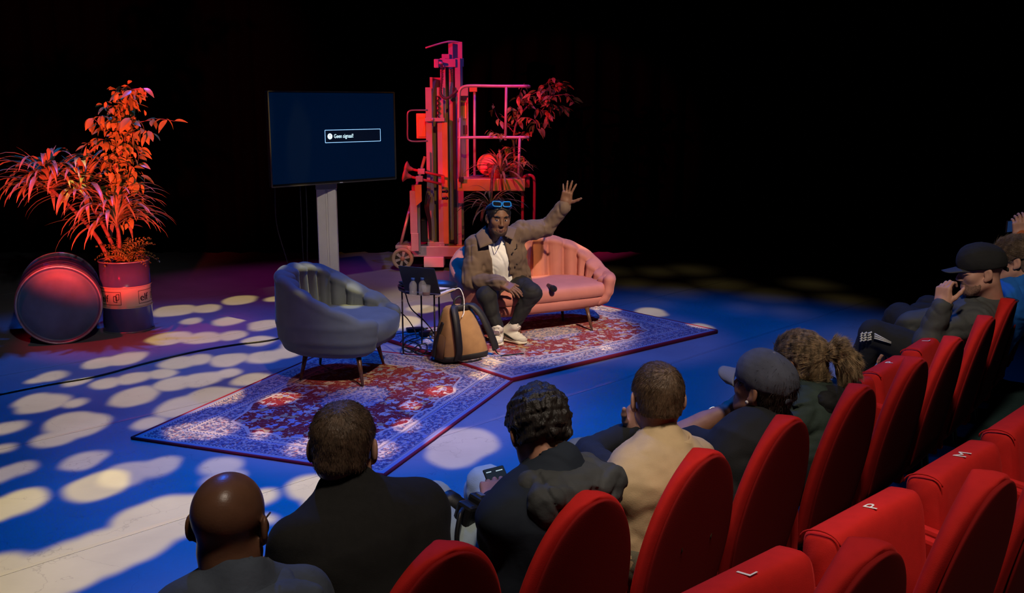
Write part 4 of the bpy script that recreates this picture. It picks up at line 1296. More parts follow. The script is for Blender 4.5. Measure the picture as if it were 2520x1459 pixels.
# ================================================================ plants
def leaf_mat(name, c, rough=.38):
    return M(name, c, rough=rough, spec=.5, var=.25, vscale=12)
GREEN_A = leaf_mat('strap_leaf', (.30, .32, .12)); GREEN_B = leaf_mat('oval_leaf', (.28, .38, .08)); GREEN_C = leaf_mat('fern_leaf', (.26, .34, .07), .6)
BARK = M('bark', (.17, .11, .07), rough=.9, var=.4, vscale=30, bump=.5, bscale=60)

def strap_leaf_mesh(i, L=.50, w=.026, droop=1.0, rise=1.0):
    """one long strap leaf growing from the origin along +x, arching down"""
    r = random.Random(100 + i)
    n = 11; V, F = [], []
    el = math.radians(r.uniform(20, 75)) * rise
    p = Vector((0, 0, 0)); seg = L / (n - 1)
    tw = r.uniform(-.25, .25)
    for k in range(n):
        t = k / (n - 1)
        ww = w * (0.45 + 1.1 * t) * (1 - t ** 3.0) if t < .6 else w * 1.1 * (1 - ((t - .45) / .55) ** 2.2)
        ww = max(ww, .0008)
        a = el - droop * (t ** 1.25) * (el + math.radians(r.uniform(62, 70)))
        d = Vector((math.cos(a), tw * t * .6, math.sin(a))).normalized()
        s = Vector((0, 1, 0)); nrm = s.cross(d) * -1
        V += [tuple(p + s * ww / 2), tuple(p - Vector((0, 0, ww * .16))), tuple(p - s * ww / 2)]
        p = p + d * seg
    for k in range(n - 1):
        a = 3 * k
        F += [(a, a + 1, a + 4, a + 3), (a + 1, a + 2, a + 5, a + 4)]
    return mesh('strap_leaf', (V, F))
STRAPS = [strap_leaf_mesh(i, .46 + .03 * (i % 5), .029 + .003 * (i % 3), 1.0, 1.0) for i in range(8)]
STRAPS_UP = [strap_leaf_mesh(20 + i, .36 + .03 * i, .022, .42, 1.35) for i in range(4)]

def crown(root, p, count, scale, seed, upfrac=.22, lean=(0, 0)):
    r = random.Random(seed)
    for k in range(count):
        up = r.random() < upfrac
        me = r.choice(STRAPS_UP if up else STRAPS)
        az = k * 2.39996 + r.uniform(-.3, .3)
        tilt = r.uniform(-.35, .30)
        o = link('leaf', me, GREEN_A, root, Vector(p) + Vector((0, 0, r.uniform(-.05, .035))), (0, 0, 0), [scale * r.uniform(.8, 1.12)] * 3)
        o.rotation_euler = (Matrix.Rotation(lean[0], 4, 'Y') @ Matrix.Rotation(az, 4, 'Z') @ Matrix.Rotation(-tilt, 4, 'Y')).to_euler()

def oval_leaf_mesh(i, L=.075, w=.034):
    r = random.Random(i); n = 6; V, F = [], []
    bend = r.uniform(.2, .9)
    for k in range(n):
        t = k / (n - 1)
        ww = w * (math.sin(PI * (t ** .8)) ** .9 if 0 < t < 1 else 0.02)
        x = L * t; z = -bend * L * t * t * .5
        V += [(x, ww / 2, z + ww * .12), (x, 0, z), (x, -ww / 2, z + ww * .12)]
    for k in range(n - 1):
        a = 3 * k
        F += [(a, a + 1, a + 4, a + 3), (a + 1, a + 2, a + 5, a + 4)]
    return mesh('oval_leaf', (V, F))
OVALS = [oval_leaf_mesh(i, .072 + .006 * (i % 4), .032 + .003 * (i % 3)) for i in range(6)]

def twig_leaves(root, P, per, spread, seed, size=1.0, start=.1):
    """leaves along a twig path"""
    r = random.Random(seed); out = 0
    n = len(P)
    for k in range(per):
        t = start + (1 - start) * (k + r.random() * .6) / per
        i = min(int(t * (n - 1)), n - 2)
        p = P[i].lerp(P[i + 1], t * (n - 1) - i)
        d = (P[i + 1] - P[i]).normalized()
        az = r.uniform(0, 2 * PI)
        off = Vector((math.cos(az), math.sin(az), r.uniform(-.2, .3))) * spread * r.random()
        o = link('leaf', r.choice(OVALS), GREEN_B, root, p + off, None, [size * r.uniform(.75, 1.25)] * 3)
        o.rotation_euler = (Matrix.Rotation(az, 4, 'Z') @ Matrix.Rotation(r.uniform(-.2, 1.15), 4, 'Y') @ Matrix.Rotation(r.uniform(-.7, .7), 4, 'X')).to_euler()

def left_dracaena():
    z0 = DRUM_H - .06
    root = empty('dracaena', (DRUM_C.x, DRUM_C.y, z0), 0, 'dracaena with long strap leaves leaning left out of the upright drum', 'plant', 'strap leaved dracaenas')
    D = Vector((DRUM_C.x, DRUM_C.y, z0))
    Yp = 8.35
    crowns = [(W(122, 462, Yp), 88, 1.30, 1), (W(208, 478, Yp + .12), 72, 1.24, 2), (W(285, 545, Yp - .03), 84, 1.14, 3)]
    starts = [(-.09, -.02), (-.05, .03), (-.02, -.06)]
    for (p, n, s, sd), st in zip(crowns, starts):
        q = p - D
        P = spline([(st[0], st[1], -.03), (st[0] * .6 + q.x * .25, st[1], q.z * .32), (q.x * .62, q.y * .6, q.z * .66), q], 8)
        obj('stem', tube(P, [.020 - .006 * i / len(P) for i in range(len(P))], 8), BARK, root)
        crown(root, q, n, s, sd, .2)
left_dracaena()

def left_ficus():
    z0 = DRUM_H - .06
    D = Vector((DRUM_C.x, DRUM_C.y, z0))
    root = empty('weeping_fig', D, 0, 'slender weeping fig with twisted trunk rising from the upright drum', 'plant')
    Yp = 8.5
    key = [(290, 650), (292, 560), (296, 480), (290, 420), (300, 350), (288, 300), (306, 255), (318, 225), (345, 218)]
    P = spline([W(x, y, Yp) - D for x, y in key], 8); P[0] = Vector((.03, .03, -.02))
    obj('trunk', tube(P, [.017 - .011 * i / len(P) for i in range(len(P))], 8), BARK, root)
    P2 = [p + Vector((.024 * math.sin(i * .42), .024 * math.cos(i * .42), 0)) for i, p in enumerate(P)]
    obj('trunk', tube(P2, [.011 - .006 * i / len(P) for i in range(len(P))], 7), BARK, root)
    br = [((303, 300), (345, 300), (385, 292), (430, 298), 12), ((303, 330), (335, 325), (352, 318), (368, 330), 14), ((296, 360), (318, 350), (340, 375), (338, 410), 17),
          ((290, 330), (262, 318), (240, 300), (228, 290), 14), ((292, 300), (270, 290), (255, 285), (238, 288), 12), ((288, 370), (258, 345), (232, 345), (218, 372), 16),
          ((300, 275), (318, 250), (335, 225), (352, 218), 14), ((300, 290), (285, 262), (262, 262), (258, 255), 12), ((294, 400), (312, 400), (330, 420), (336, 455), 15),
          ((290, 390), (278, 380), (262, 400), (258, 420), 14), ((292, 440), (315, 430), (335, 440), (325, 480), 14), ((296, 470), (275, 450), (262, 470), (262, 500), 12),
          ((300, 320), (306, 300), (322, 300), (330, 285), 14), ((296, 260), (290, 240), (285, 225), (300, 212), 10), ((306, 480), (318, 500), (320, 530), (312, 560), 12)]
    for i, (a, b, c, d, n) in enumerate(br):
        dy = [0, -.1, .08, .02, -.12, -.05, .0, .1, -.1, .1, -.08, -.08, -.14, .05, .08][i]
        Q = spline([W(*a, Yp) - D, W(*b, Yp + dy * .5) - D, W(*c, Yp + dy) - D, W(*d, Yp + dy * 1.3) - D], 6)
        obj('twig', tube(Q, [.0055 - .004 * k / len(Q) for k in range(len(Q))], 6), BARK, root)
        twig_leaves(root, Q, int(n * 1.1), .055, 50 + i, 1.35)
    twig_leaves(root, P, 44, .10, 91, 1.25, .22)
    # the crowded inner leaves, too small and too many to pick apart
    r = random.Random(17); V, F = [], []
    for k in range(420):
        t = r.uniform(.16, .90); i = int(t * (len(P) - 1))
        c = P[i] + Vector((r.gauss(0, .075 - .03 * t), r.gauss(0, .075 - .03 * t), r.gauss(0, .035)))
        R_ = Matrix.Rotation(r.uniform(0, 6.28), 3, 'Z') @ Matrix.Rotation(r.uniform(0, 1.3), 3, 'Y') @ Matrix.Rotation(r.uniform(-.8, .8), 3, 'X')
        s = r.uniform(.7, 1.2); b = len(V)
        for q in ((0, 0, 0), (.025, .016, .004), (.05, .015, 0), (.075, 0, -.014), (.05, -.015, 0), (.025, -.016, .004)): V.append(tuple(c + R_ @ (Vector(q) * s)))
        F += [(b, b + 1, b + 2, b + 3), (b, b + 3, b + 4, b + 5)]
    obj('inner_foliage', (V, F), GREEN_B, root)['kind'] = 'stuff'
left_ficus()

def fern():
    z0 = DRUM_H - .045
    root = empty('fern', (DRUM_C.x + .04, DRUM_C.y - .07, z0), 0, 'small bushy fern spilling over the rim of the upright drum', 'plant')
    r = random.Random(5)
    ms = []
    for v in range(4):
        V, F = [], []
        L = .20 + .02 * v; n = 12
        for k in range(n):
            t = k / (n - 1); x = L * t; z = .10 * math.sin(t * 2.0) - .10 * t * t
            for s in (-1, 1):
                w = .062 * math.sin(PI * (t * .86 + .12)) + .006
                b = len(V)
                V += [(x, 0, z), (x + .010, s * w * .5, z + .006), (x + .016, s * w, z - .012), (x + .022, s * w * .45, z - .002)]
                F.append((b, b + 1, b + 2, b + 3) if s > 0 else (b + 3, b + 2, b + 1, b))
        ms.append(mesh('frond', (V, F)))
    for k in range(34):
        az = k * 2.4 + r.uniform(-.3, .3)
        if r.random() < .35: az = r.uniform(-.9, .5)
        o = link('frond', ms[k % 4], GREEN_C, root, (r.uniform(-.05, .09), r.uniform(-.05, .06), r.uniform(0, .05)), None, [r.uniform(.7, 1.15)] * 3)
        o.rotation_euler = (Matrix.Rotation(az, 4, 'Z') @ Matrix.Rotation(r.uniform(-1.0, -.05), 4, 'Y') @ Matrix.Rotation(r.uniform(-.5, .5), 4, 'X')).to_euler()
fern()

def basket_plants():
    L, B = LIFT_L, LIFT_B
    zf = L(1200, 441, -.3).z + .006
    pot_c = L(1222, 436, -.18)
    pot = Vector((pot_c.x + B.x, B.y - .14, zf))
    POT = M('terracotta_pot', (.60, .34, .14), rough=.6, var=.1)
    root = empty('dracaena', pot, 0, 'potted dracaena with drooping strap leaves on the lift platform behind the presenter', 'plant', 'strap leaved dracaenas')
    obj('pot', lathe([(.001, 0), (.085, 0), (.115, .16), (.12, .165), (.108, .166), (.1, .15), (.001, .15)], 36, False), POT, root)
    c1 = W(1232, 425, B.y - .30) - pot; c2 = W(1208, 515, B.y - .62) - pot
    P = spline([(0, 0, .1), (.0, -.03, .13), c1 * .7, c1], 6)
    obj('stem', tube(P, .016, 8), BARK, root)
    crown(root, c1, 46, .95, 11, .36)
    P = spline([(-.02, -.05, .1), (-.03, -.2, .15), (c2.x * .8, -.38, 0), c2 + Vector((0, 0, -.02))], 8)
    obj('stem', tube(P, .015, 8), BARK, root)
    crown(root, c2, 40, .95, 12, .12)
    # second pot seen edge-on, lit orange
    pb = L(1196, 436, .05)
    t0 = Vector((L(1270, 436, .02).x + B.x, B.y + .02, zf))
    fig = empty('potted_fig', t0, 0, 'dark leafy potted fig in the lift basket, crown leaning right', 'plant')
    obj('pot', lathe([(.001, 0), (.075, 0), (.10, .15), (.105, .155), (.094, .156), (.088, .14), (.001, .14)], 32, False), POT, fig)
    D = t0; Yp = B.y + .02
    key = [(1270, 425), (1266, 380), (1264, 340), (1272, 300), (1290, 270), (1325, 245), (1365, 232)]
    P = spline([W(x, y, Yp) - D for x, y in key], 8)
    obj('trunk', tube(P, [.016 - .009 * i / len(P) for i in range(len(P))], 8), BARK, fig)
    br = [((1290, 270), (1320, 240), (1345, 205), (1362, 190), 16), ((1310, 255), (1350, 225), (1380, 212), (1396, 205), 15), ((1330, 245), (1370, 235), (1395, 235), (1414, 255), 16),
          ((1300, 265), (1330, 270), (1345, 285), (1335, 315), 14), ((1325, 250), (1360, 260), (1380, 262), (1392, 270), 14), ((1280, 290), (1300, 290), (1318, 300), (1322, 318), 14),
          ((1272, 310), (1276, 270), (1278, 235), (1290, 205), 13), ((1268, 330), (1250, 310), (1225, 290), (1213, 255), 13), ((1266, 345), (1240, 330), (1222, 330), (1208, 320), 12),
          ((1272, 300), (1262, 280), (1262, 268), (1255, 262), 10), ((1266, 370), (1250, 362), (1238, 365), (1230, 375), 12), ((1268, 390), (1285, 385), (1295, 395), (1300, 410), 11),
          ((1340, 240), (1350, 215), (1372, 205), (1375, 195), 14), ((1268, 340), (1288, 330), (1300, 325), (1310, 330), 12), ((1300, 265), (1290, 245), (1310, 232), (1330, 222), 14), ((1350, 235), (1350, 250), (1355, 275), (1340, 290), 14)]
    for i, (a, b, c, d, n) in enumerate(br):
        dy = .28 * math.sin(i * 2.1) - .05
        Q = spline([W(*a, Yp) - D, W(*b, Yp + dy * .5) - D, W(*c, Yp + dy) - D, W(*d, Yp + dy * 1.3) - D], 6)
        obj('twig', tube(Q, [.006 - .004 * k / len(Q) for k in range(len(Q))], 6), BARK, fig)
        twig_leaves(fig, Q, int(n * 1.15), .05, 150 + i, 1.25)
    # round orange cover leaning in the basket
    o = empty('round_cover', L(1203, 428, -.02) + B, 0, 'round orange cover leaning in the lift basket beside the dracaena', 'cover')
    o.location.z = zf + .15
    obj('dome', tr(lathe([(.001, .05), (.05, .045), (.10, .028), (.135, 0), (.14, -.02), (.13, -.02), (.001, .02)], 32, False), Matrix.Rotation(math.radians(62), 4, 'X')), M('orange_cover', (.75, .38, .12), rough=.5), o)
basket_plants()
# ================================================================ people: shared builders
def A3(v): return np.array([float(x) for x in v])

def to_world(vf, c, R, s=1.0):
    """R columns: right, forward, up"""
    V, F = vf
    return np.asarray(V) * s @ np.array(R).T + A3(c), F

def head_axes(fwd, roll=0.0, up=(0, 0, 1)):
    r, f, u = frame(fwd, up)
    if roll:
        q = Matrix.Rotation(roll, 3, f); r, u = q @ r, q @ u
    return np.array([list(r), list(f), list(u)]).T

def head_sdf(face=1, jaw=1.0):
    s = Sdf()
    s.ell((0, -.014, .036), (.0765, .097, .084))
    s.ell((0, .028, -.028), (.060 * jaw, .064, .086), k=.03)
    s.ell((0, .066, -.092), (.024, .020, .020), k=.035)
    for x in (-1, 1):
        s.cap((x * .054, .0, -.055), (x * .030, .055, -.090), .018, .016, .03)
        s.ell((x * .045, .056, -.018), (.022, .024, .022), k=.025)
        s.cap((x * .008, .083, .032), (x * .044, .070, .033), .010, .008, .015)
        s.ell((x * .031, .102, .008), (.0155, .020, .0115), k=.012, neg=True)
        s.ell((x * .0125, .097, -.031), (.0075, .010, .0070), k=.008)
        # ear: rim, lobe, hollow
        s.ell((x * .083, -.012, -.004), (.0085, .020, .033), np.array([[math.cos(.35), -x * math.sin(.35), 0], [x * math.sin(.35), math.cos(.35), 0], [0, 0, 1]]), k=.006)
        s.ell((x * .078, .000, -.030), (.007, .010, .012), k=.006)
        s.ell((x * .0915, -.004, -.001), (.007, .010, .019), k=.004, neg=True)
    s.cap((0, .088, .014), (0, .107, -.026), .0070, .0105, .012)
    s.cap((-.019, .082, -.062), (.019, .082, -.062), .0070, .0070, .010)
    s.cap((-.015, .083, -.0735), (.015, .083, -.0735), .0080, .0080, .010)
    s.box((0, .094, -.0675), (.022, .005, .0003), None, .0005, .004, True)
    return s

def hand_vf(side, curl=(.3, .3, .3, .3), spread=1.0, thumb=.3, h=.0034):
    """side +1: thumb on +x with the back of the hand up (+z) and fingers along +y"""
    s = Sdf()
    s.box((0, .046, 0), (.029, .036, .005), None, .0105, .008)
    s.cap((0, -.015, 0), (0, .02, 0), .026, .028, .02)
    s.ell((side * .026, .032, -.008), (.016, .030, .014), k=.015)
    base = [(.0285, .089), (.0095, .094), (-.0095, .091), (-.0275, .083)]
    lens = [.072, .081, .075, .058]
    for i in range(4):
        p = np.array([side * base[i][0], base[i][1], 0.0]); a = [.17, .04, -.09, -.24][i] * spread * side
        e = 0.0
        s.cap((side * base[i][0] * .8, .05, .002), p, .0105, .0100, .006)
        r0 = [.0094, .0097, .0092, .0082][i]
        for j, fr in enumerate((.44, .31, .25)):
            e += curl[i] * (0.75 if j == 0 else 1.0)
            d = np.array([math.sin(a) * math.cos(e), math.cos(a) * math.cos(e), -math.sin(e)])
            q = p + d * lens[i] * fr
            s.cap(p, q, r0 * (1 - .10 * j), r0 * (.92 - .12 * j), .003)
            p = q
    p = np.array([side * .024, .018, -.006]); d = np.array([side * (.85 - .3 * thumb), .55 + .25 * thumb, -.15 - .5 * thumb]); d /= np.linalg.norm(d)
    for j, (L_, r0, r1) in enumerate(((.038, .0135, .0112), (.034, .0110, .0100), (.026, .0100, .0078))):
        q = p + d * L_
        s.cap(p, q, r0, r1, .006)
        p = q
        d = d + np.array([-side * .25 * thumb, .22, -.12 * thumb]); d /= np.linalg.norm(d)
    return s.mesh(h)

def hand_at(wrist, fdir, back, side, **kw):
    sc = kw.pop('scale', 1.08)
    f = Vector(fdir).normalized(); b = Vector(back); b = (b - f * b.dot(f)).normalized(); r = f.cross(b)
    R = np.array([list(r), list(f), list(b)]).T
    return to_world(hand_vf(side, **kw), wrist, R, sc)

SKINS = {}
def skin(name, c):
    return M(name, c, rough=.52, spec=.35, var=.10, vscale=25, bump=.05, bscale=180)
def hairm(name, c, var=.35):
    return M(name, c, rough=.42, spec=.5, var=var, vscale=60, bump=.5, bscale=220, stretch=(1, 1, .25))

def strands(parent, me, n, L, rad, comb, mat, seed=1, stand=.35, jit=.25, name='hair_strands', keep=None):
    """loose hair strands lying over a hair cap"""
    r = np.random.RandomState(seed)
    k = len(me.vertices)
    co = np.empty(k * 3, np.float32); no = np.empty(k * 3, np.float32)
    me.vertices.foreach_get('co', co); me.vertices.foreach_get('normal', no)
    co = co.reshape(-1, 3); no = no.reshape(-1, 3)
    if keep is not None:
        m = keep(co, no); co, no = co[m], no[m]
    i = r.randint(0, len(co), n)
    P0, N0 = co[i] + r.normal(size=(n, 3)) * .0025, no[i]
    D = comb(P0, N0)
    D = D - N0 * (D * N0).sum(1, keepdims=True)
    D /= np.maximum(np.linalg.norm(D, axis=1, keepdims=True), 1e-6)
    D = D + r.normal(size=(n, 3)) * jit
    Ln = L * r.uniform(.6, 1.2, (n, 1))
    pts = np.empty((n, 4, 3), np.float32)
    for j in range(4):
        t = j / 3
        pts[:, j] = P0 - N0 * .003 + Ln * (N0 * (stand * (t - .45 * t * t)) + D * t * (0.55 + .45 * t))
    hc = bpy.data.hair_curves.new(name)
    hc.add_curves([4] * n)
    hc.attributes['position'].data.foreach_set('vector', pts.ravel())
    at = hc.attributes.get('radius') or hc.attributes.new('radius', 'FLOAT', 'POINT')
    rr = np.tile(np.array([1, .95, .75, .25], np.float32) * rad, n)
    at.data.foreach_set('value', rr)
    hc.materials.append(mat)
    o = bpy.data.objects.new(name, hc); COL.objects.link(o); o.parent = parent
    o['kind'] = 'stuff'
    return o

def local_parent(objs, root):
    """parts are modelled in room coordinates; bring them under the person's root at its base"""
    for o in objs:
        o.parent = root
        o.matrix_parent_inverse = Matrix.Translation(-root.location)

def hair_cap(c, R, s, thick=.012, low=-.06, front=.055, noise=.004, fr=40, seed=1, back=.0, flat=0.0, fore=0.0):
    q = Sdf()
    q.ell((0, -.016, .036), (.0765 + thick, .098 + thick, .084 + thick - flat))
    q.ell((0, -.055, -.035), (.058 + thick * .6, .052 + thick * .6, .065), k=.03)
    if back: q.ell((0, -.085, -.02), (.055, .03, .05), k=.04)
    q.ell((0, .092, -.055), (.095, .072, .108), k=.015, neg=True)        # face
    q.ell((0, .115, .03 + fore), (.075 + fore * .5, .052, .036 + fore * .6), k=.015, neg=True)          # forehead
    q.box((0, 0, low - .06), (.2, .2, .05), None, .01, .012, True)        # nape
    for x in (-1, 1): q.ell((x * .088, -.004, -.016), (.018, .034, .042), k=.008, neg=True)
    return to_world(q.mesh(.0045, (noise, fr, seed)), c, R, s)

def baseball_cap(parent, c, R, s, mat, brim_mat, seed=3, tilt=0.0, flatbrim=False, button=True):
    T = lambda vf: to_world(vf, c, R, s)
    q = Sdf()
    q.ell((0, -.014, .042), (.090, .108, .092))
    q.ell((0, .03, .06), (.080, .066, .070), k=.04)
    q.box((0, -.02, -.045), (.2, .2, .06), None, .004, .006, True)
    q.ell((0, -.118, .016), (.030, .03, .026), k=.006, neg=True)          # gap over the strap
    cap = npobj('cap', T(q.mesh(.0045, (.0012, 30, seed))), mat)
    # brim: curved tongue
    V, F = [], []
    n, m = 14, 8
    for j in range(m + 1):
        for i in range(n + 1):
            a = (i / n - .5) * 2
            t = j / m
            x = a * (.078 - .010 * t) * (1 - .25 * t * abs(a) ** 3)
            y = .052 + .045 * math.sqrt(max(0, 1 - (a * .93) ** 2)) + t * .074 * math.sqrt(max(0, 1 - (a * .9) ** 4))
            z = .030 - (.010 if flatbrim else .034) * a * a - t * (.008 if flatbrim else .014)
            V.append((x, y, z))
    for j in range(m):
        for i in range(n): F.append((j * (n + 1) + i, j * (n + 1) + i + 1, (j + 1) * (n + 1) + i + 1, (j + 1) * (n + 1) + i))
    b = npobj('brim', T((V, F)), brim_mat)
    md = b.modifiers.new('thick', 'SOLIDIFY'); md.thickness = .004
    parts = [cap, b]
    b.parent = cap
    if button:
        k = npobj('button', T(Sdf().ell((0, -.01, .137), (.008, .008, .004)).mesh(.0015)), brim_mat); k.parent = cap
    # seams between the crown panels
    for az in (0, 60, 120):
        a = math.radians(az); P = []
        for k in range(25):
            e = PI * (k + 1) / 26
            p = np.array([.0915 * math.cos(e) * math.cos(a), -.012 + .108 * math.cos(e) * math.sin(a), .042 + .0945 * math.sin(e)])
            P.append(Vector(np.array(R) @ (p * s) + A3(c)))
        sm = obj('seam', tube(P, .0011, 5), mat); sm.parent = cap
    st = npobj('strap', T(npcat(Sdf().ecap((-.034, -.113, .003), (.034, -.113, .003), (.005, .011), (.005, .011), (0, 1, 0)).mesh(.003))), mat); st.parent = cap
    return cap

def body_core(s, N, P, C, sh, el, wr, hip, kn, an, Rt, sc):
    """slim figure beneath the clothes: trunk, arms and legs in one surface"""
    s.ecap(P, C, (.135 * sc, .095 * sc), (.150 * sc, .10 * sc), Rt)
    s.ecap(C, N, (.150 * sc, .095 * sc), (.055 * sc, .055 * sc), Rt)
    for i in (0, 1):
        s.cap(C + (N - C) * .55, sh[i], .05 * sc, .046 * sc, .04)
        s.cap(sh[i], el[i], .045 * sc, .036 * sc, .02)
        s.cap(el[i], wr[i], .036 * sc, .026 * sc, .02)
        s.cap(hip[i], kn[i], .075 * sc, .05 * sc, .03)
        s.cap(kn[i], an[i], .048 * sc, .034 * sc, .02)
    return s

def audience_member(label, seat, F, head, look, sc=1.07, roll=0.0, skin_m=None, top_m=None, leg_m=None, shoe_m=None, el=None, wr=None, kn=None, an=None, hands=None,
                    neck_back=.05, collar=True, wide=1.0, folds=(.0045, 16, 1), sleeves=1.0, group=None, sleeve_m=None, bare=(), Nk=None, hip_f=.20, hem=.0, jaw=1.0, up=(0, 0, 1), neck_r=1.0, top_name='jacket'):
    """seated figure seen mostly from behind.  all points are room coordinates"""
    F = Vector((F[0], F[1], 0)).normalized(); Rt = Vector((F.y, -F.x, 0))
    seat = Vector((seat[0], seat[1], 0))
    R = head_axes(look, roll, up)
    Hc = Vector(head)
    hu, hf = Vector(R[:, 2]), Vector(R[:, 1])
    N = Vector(Nk) if Nk is not None else Hc - hu * .145 * sc - Vector((F.x, F.y, 0)) * neck_back - Vector((0, 0, .045))
    P = seat + F * hip_f + Vector((0, 0, .46))
    C = P.lerp(N, .70)
    ax = (N - P).normalized()
    sh = [N - ax * .085 * sc - Rt * .165 * sc * wide, N - ax * .085 * sc + Rt * .165 * sc * wide]      # left, right
    hip = [P - Rt * .09 * sc, P + Rt * .09 * sc]
    dk = [hip[0] + F * .44 * sc - Rt * .06 + Vector((0, 0, .04)), hip[1] + F * .44 * sc + Rt * .06 + Vector((0, 0, .04))]
    kn = [Vector(k) if k is not None else d for k, d in zip(kn or (None, None), dk)]
    da = [k + F * .04 - Vector((0, 0, k.z - .11)) for k in kn]
    an = [Vector(k) if k is not None else d for k, d in zip(an or (None, None), da)]
    de = [sh[0] + F * .10 - Rt * .07 - Vector((0, 0, .26 * sc)), sh[1] + F * .10 + Rt * .07 - Vector((0, 0, .26 * sc))]
    el = [Vector(k) if k is not None else d for k, d in zip(el or (None, None), de)]
    dw = [e.lerp(k, .55) + Vector((0, 0, .07)) for e, k in zip(el, kn)]
    wr = [Vector(k) if k is not None else d for k, d in zip(wr or (None, None), dw)]
    a3 = lambda L: [A3(x) for x in L]
    n_, p_, c_, sh_, el_, wr_, hip_, kn_, an_ = A3(N), A3(P), A3(C), a3(sh), a3(el), a3(wr), a3(hip), a3(kn), a3(an)
    rt = A3(Rt)
    root = empty('person', (seat.x + F.x * hip_f, seat.y + F.y * hip_f, 0.0), 0, label, 'person', group)
    parts = []
    core = body_core(Sdf(), n_, p_, c_, sh_, el_, wr_, hip_, kn_, an_, rt, sc)
    for i in (0, 1):
        if i in bare:
            core.cap(el_[i], el_[i] + (wr_[i] - el_[i]) * .55, .043 * sc, .041 * sc, .02); core.cap(el_[i], wr_[i], .041 * sc, .028 * sc, .02)
    hs = head_sdf(jaw=jaw)
    nb = np.linalg.inv(R) @ (A3(N - ax * .03) - A3(Hc)) / sc
    hs.cap((0, -.028, -.055), nb, .053 * neck_r, .062 * neck_r, .03)
    vf = [core.mesh(.010), to_world(hs.mesh(.0042), Hc, R, sc)]
    for i in (0, 1):
        hd = (hands or {}).get(i)
        d = (wr[i] - el[i]).normalized()
        if hd is None:
            vf.append(hand_at(wr[i], d, (0, 0, 1), 1 if i == 0 else -1, curl=(.35, .4, .45, .5), spread=.4, thumb=.5, scale=sc))
        else:
            vf.append(hand_at(wr[i], hd[0], hd[1], 1 if i == 0 else -1, curl=hd[2], spread=hd[3], thumb=hd[4], scale=sc))
    parts.append(npobj('body', npcat(*vf), skin_m))
    # upper garment
    t = Sdf()
    w = wide * sc
    t.ecap(p_ - A3(Vector((0, 0, hem))), c_, (.185 * w, .145 * sc), (.200 * w, .140 * sc), rt)
    t.ecap(c_, n_ - A3(ax) * .01, (.200 * w, .135 * sc), (.080 * sc, .072 * sc), rt, .05)
    for i in (0, 1):
        t.cap(c_ + (n_ - c_) * .62, sh_[i], .070 * sc, .066 * sc, .05)
        if i in bare:
            t.cap(sh_[i], sh_[i] + (el_[i] - sh_[i]) * .72, .066 * sc, .060 * sc, .03)
        elif sleeve_m is None:
            t.cap(sh_[i], el_[i], .066 * sc * sleeves, .056 * sc * sleeves, .03)
            t.cap(el_[i], wr_[i], .055 * sc * sleeves, .042 * sc * sleeves, .02)
        else:
            t.cap(sh_[i], sh_[i] + (el_[i] - sh_[i]) * .06, .073 * sc, .071 * sc, .02)
    if collar: t.cap(n_ - A3(ax) * .02, n_ + A3(ax) * .022, .072 * sc * neck_r, .067 * sc * neck_r, .02)
    t.cap(n_ + A3(ax) * .005 + A3(F) * .02, n_ + A3(ax) * .08 + A3(F) * .05, .052 * sc * neck_r, .062 * sc * neck_r, .006, True)
    up_ = npobj(top_name, t.mesh(.0095, folds), top_m); parts.append(up_)
    if sleeve_m is not None:
        for i in (0, 1):
            q = Sdf().cap(sh_[i], el_[i], .058 * sc, .050 * sc).cap(el_[i], wr_[i], .049 * sc, .038 * sc, .02)
            parts.append(npobj('sleeve', q.mesh(.008, (.004, 22, 4)), sleeve_m))
    # trousers and shoes
    g = Sdf()
    g.ecap(p_ - rt * .08 * sc, p_ + rt * .08 * sc, (.115 * sc, .115 * sc), (.115 * sc, .115 * sc), A3(F))
    for i in (0, 1):
        g.cap(hip_[i], kn_[i], .098 * sc, .074 * sc, .03); g.cap(kn_[i], an_[i], .071 * sc, .052 * sc, .02)
    parts.append(npobj('trousers', g.mesh(.011, (.003, 16, 9, .006)), leg_m))
    for i in (0, 1):
        f = A3(F); a = an_[i]
        q = Sdf().cap(a + (0, 0, -.02), a + f * .02 + (0, 0, -.06), .045, .042).ell(a + f * .10 + (0, 0, -.072), (.045, .075, .036) if abs(f[1]) > abs(f[0]) else (.075, .045, .036), None, .03)
        parts.append(npobj('shoe', q.mesh(.008), shoe_m))
    local_parent(parts, root)
    return dict(root=root, parts=parts, R=R, H=Hc, N=N, sc=sc, sh=sh, el=el, wr=wr, kn=kn, F=F, Rt=Rt, ax=ax, P=P, C=C, hip=hip)

def comb_down(c, R, whorl=(0.0, -.07, .09)):
    c = A3(c); w = np.array(R) @ np.array(whorl) + c
    def f(P, Nn):
        d = P - w
        return d / np.maximum(np.linalg.norm(d, axis=1, keepdims=True), 1e-6) + np.array([0, 0, -.5])
    return f

def add_hair(a, mat, thick, low, strands_n, L, stand, seed, noise=.004, fr=40, back=.0, jit=.25, rad=.00075, flat=0.0, comb=None):
    vf = hair_cap(a['H'], a['R'], a['sc'], thick, low, noise=noise, fr=fr, seed=seed, back=back, flat=flat)
    h = npobj('hair', vf, mat)
    local_parent([h], a['root'])
    if strands_n:
        Ri, c_, k_ = np.linalg.inv(np.array(a['R'])), A3(a['H']), a['sc']
        def clear_of_ears(P, Nn):
            q = (P - c_) @ Ri.T / k_
            return ~((np.abs(q[:, 0]) > .05) & (np.abs(q[:, 1] + .006) < .042) & (q[:, 2] < .036) & (q[:, 2] > -.06))
        s = strands(h, h.data, strands_n, L, rad, comb or comb_down(a['H'], a['R']), mat, seed, stand, jit, keep=clear_of_ears)
    return h

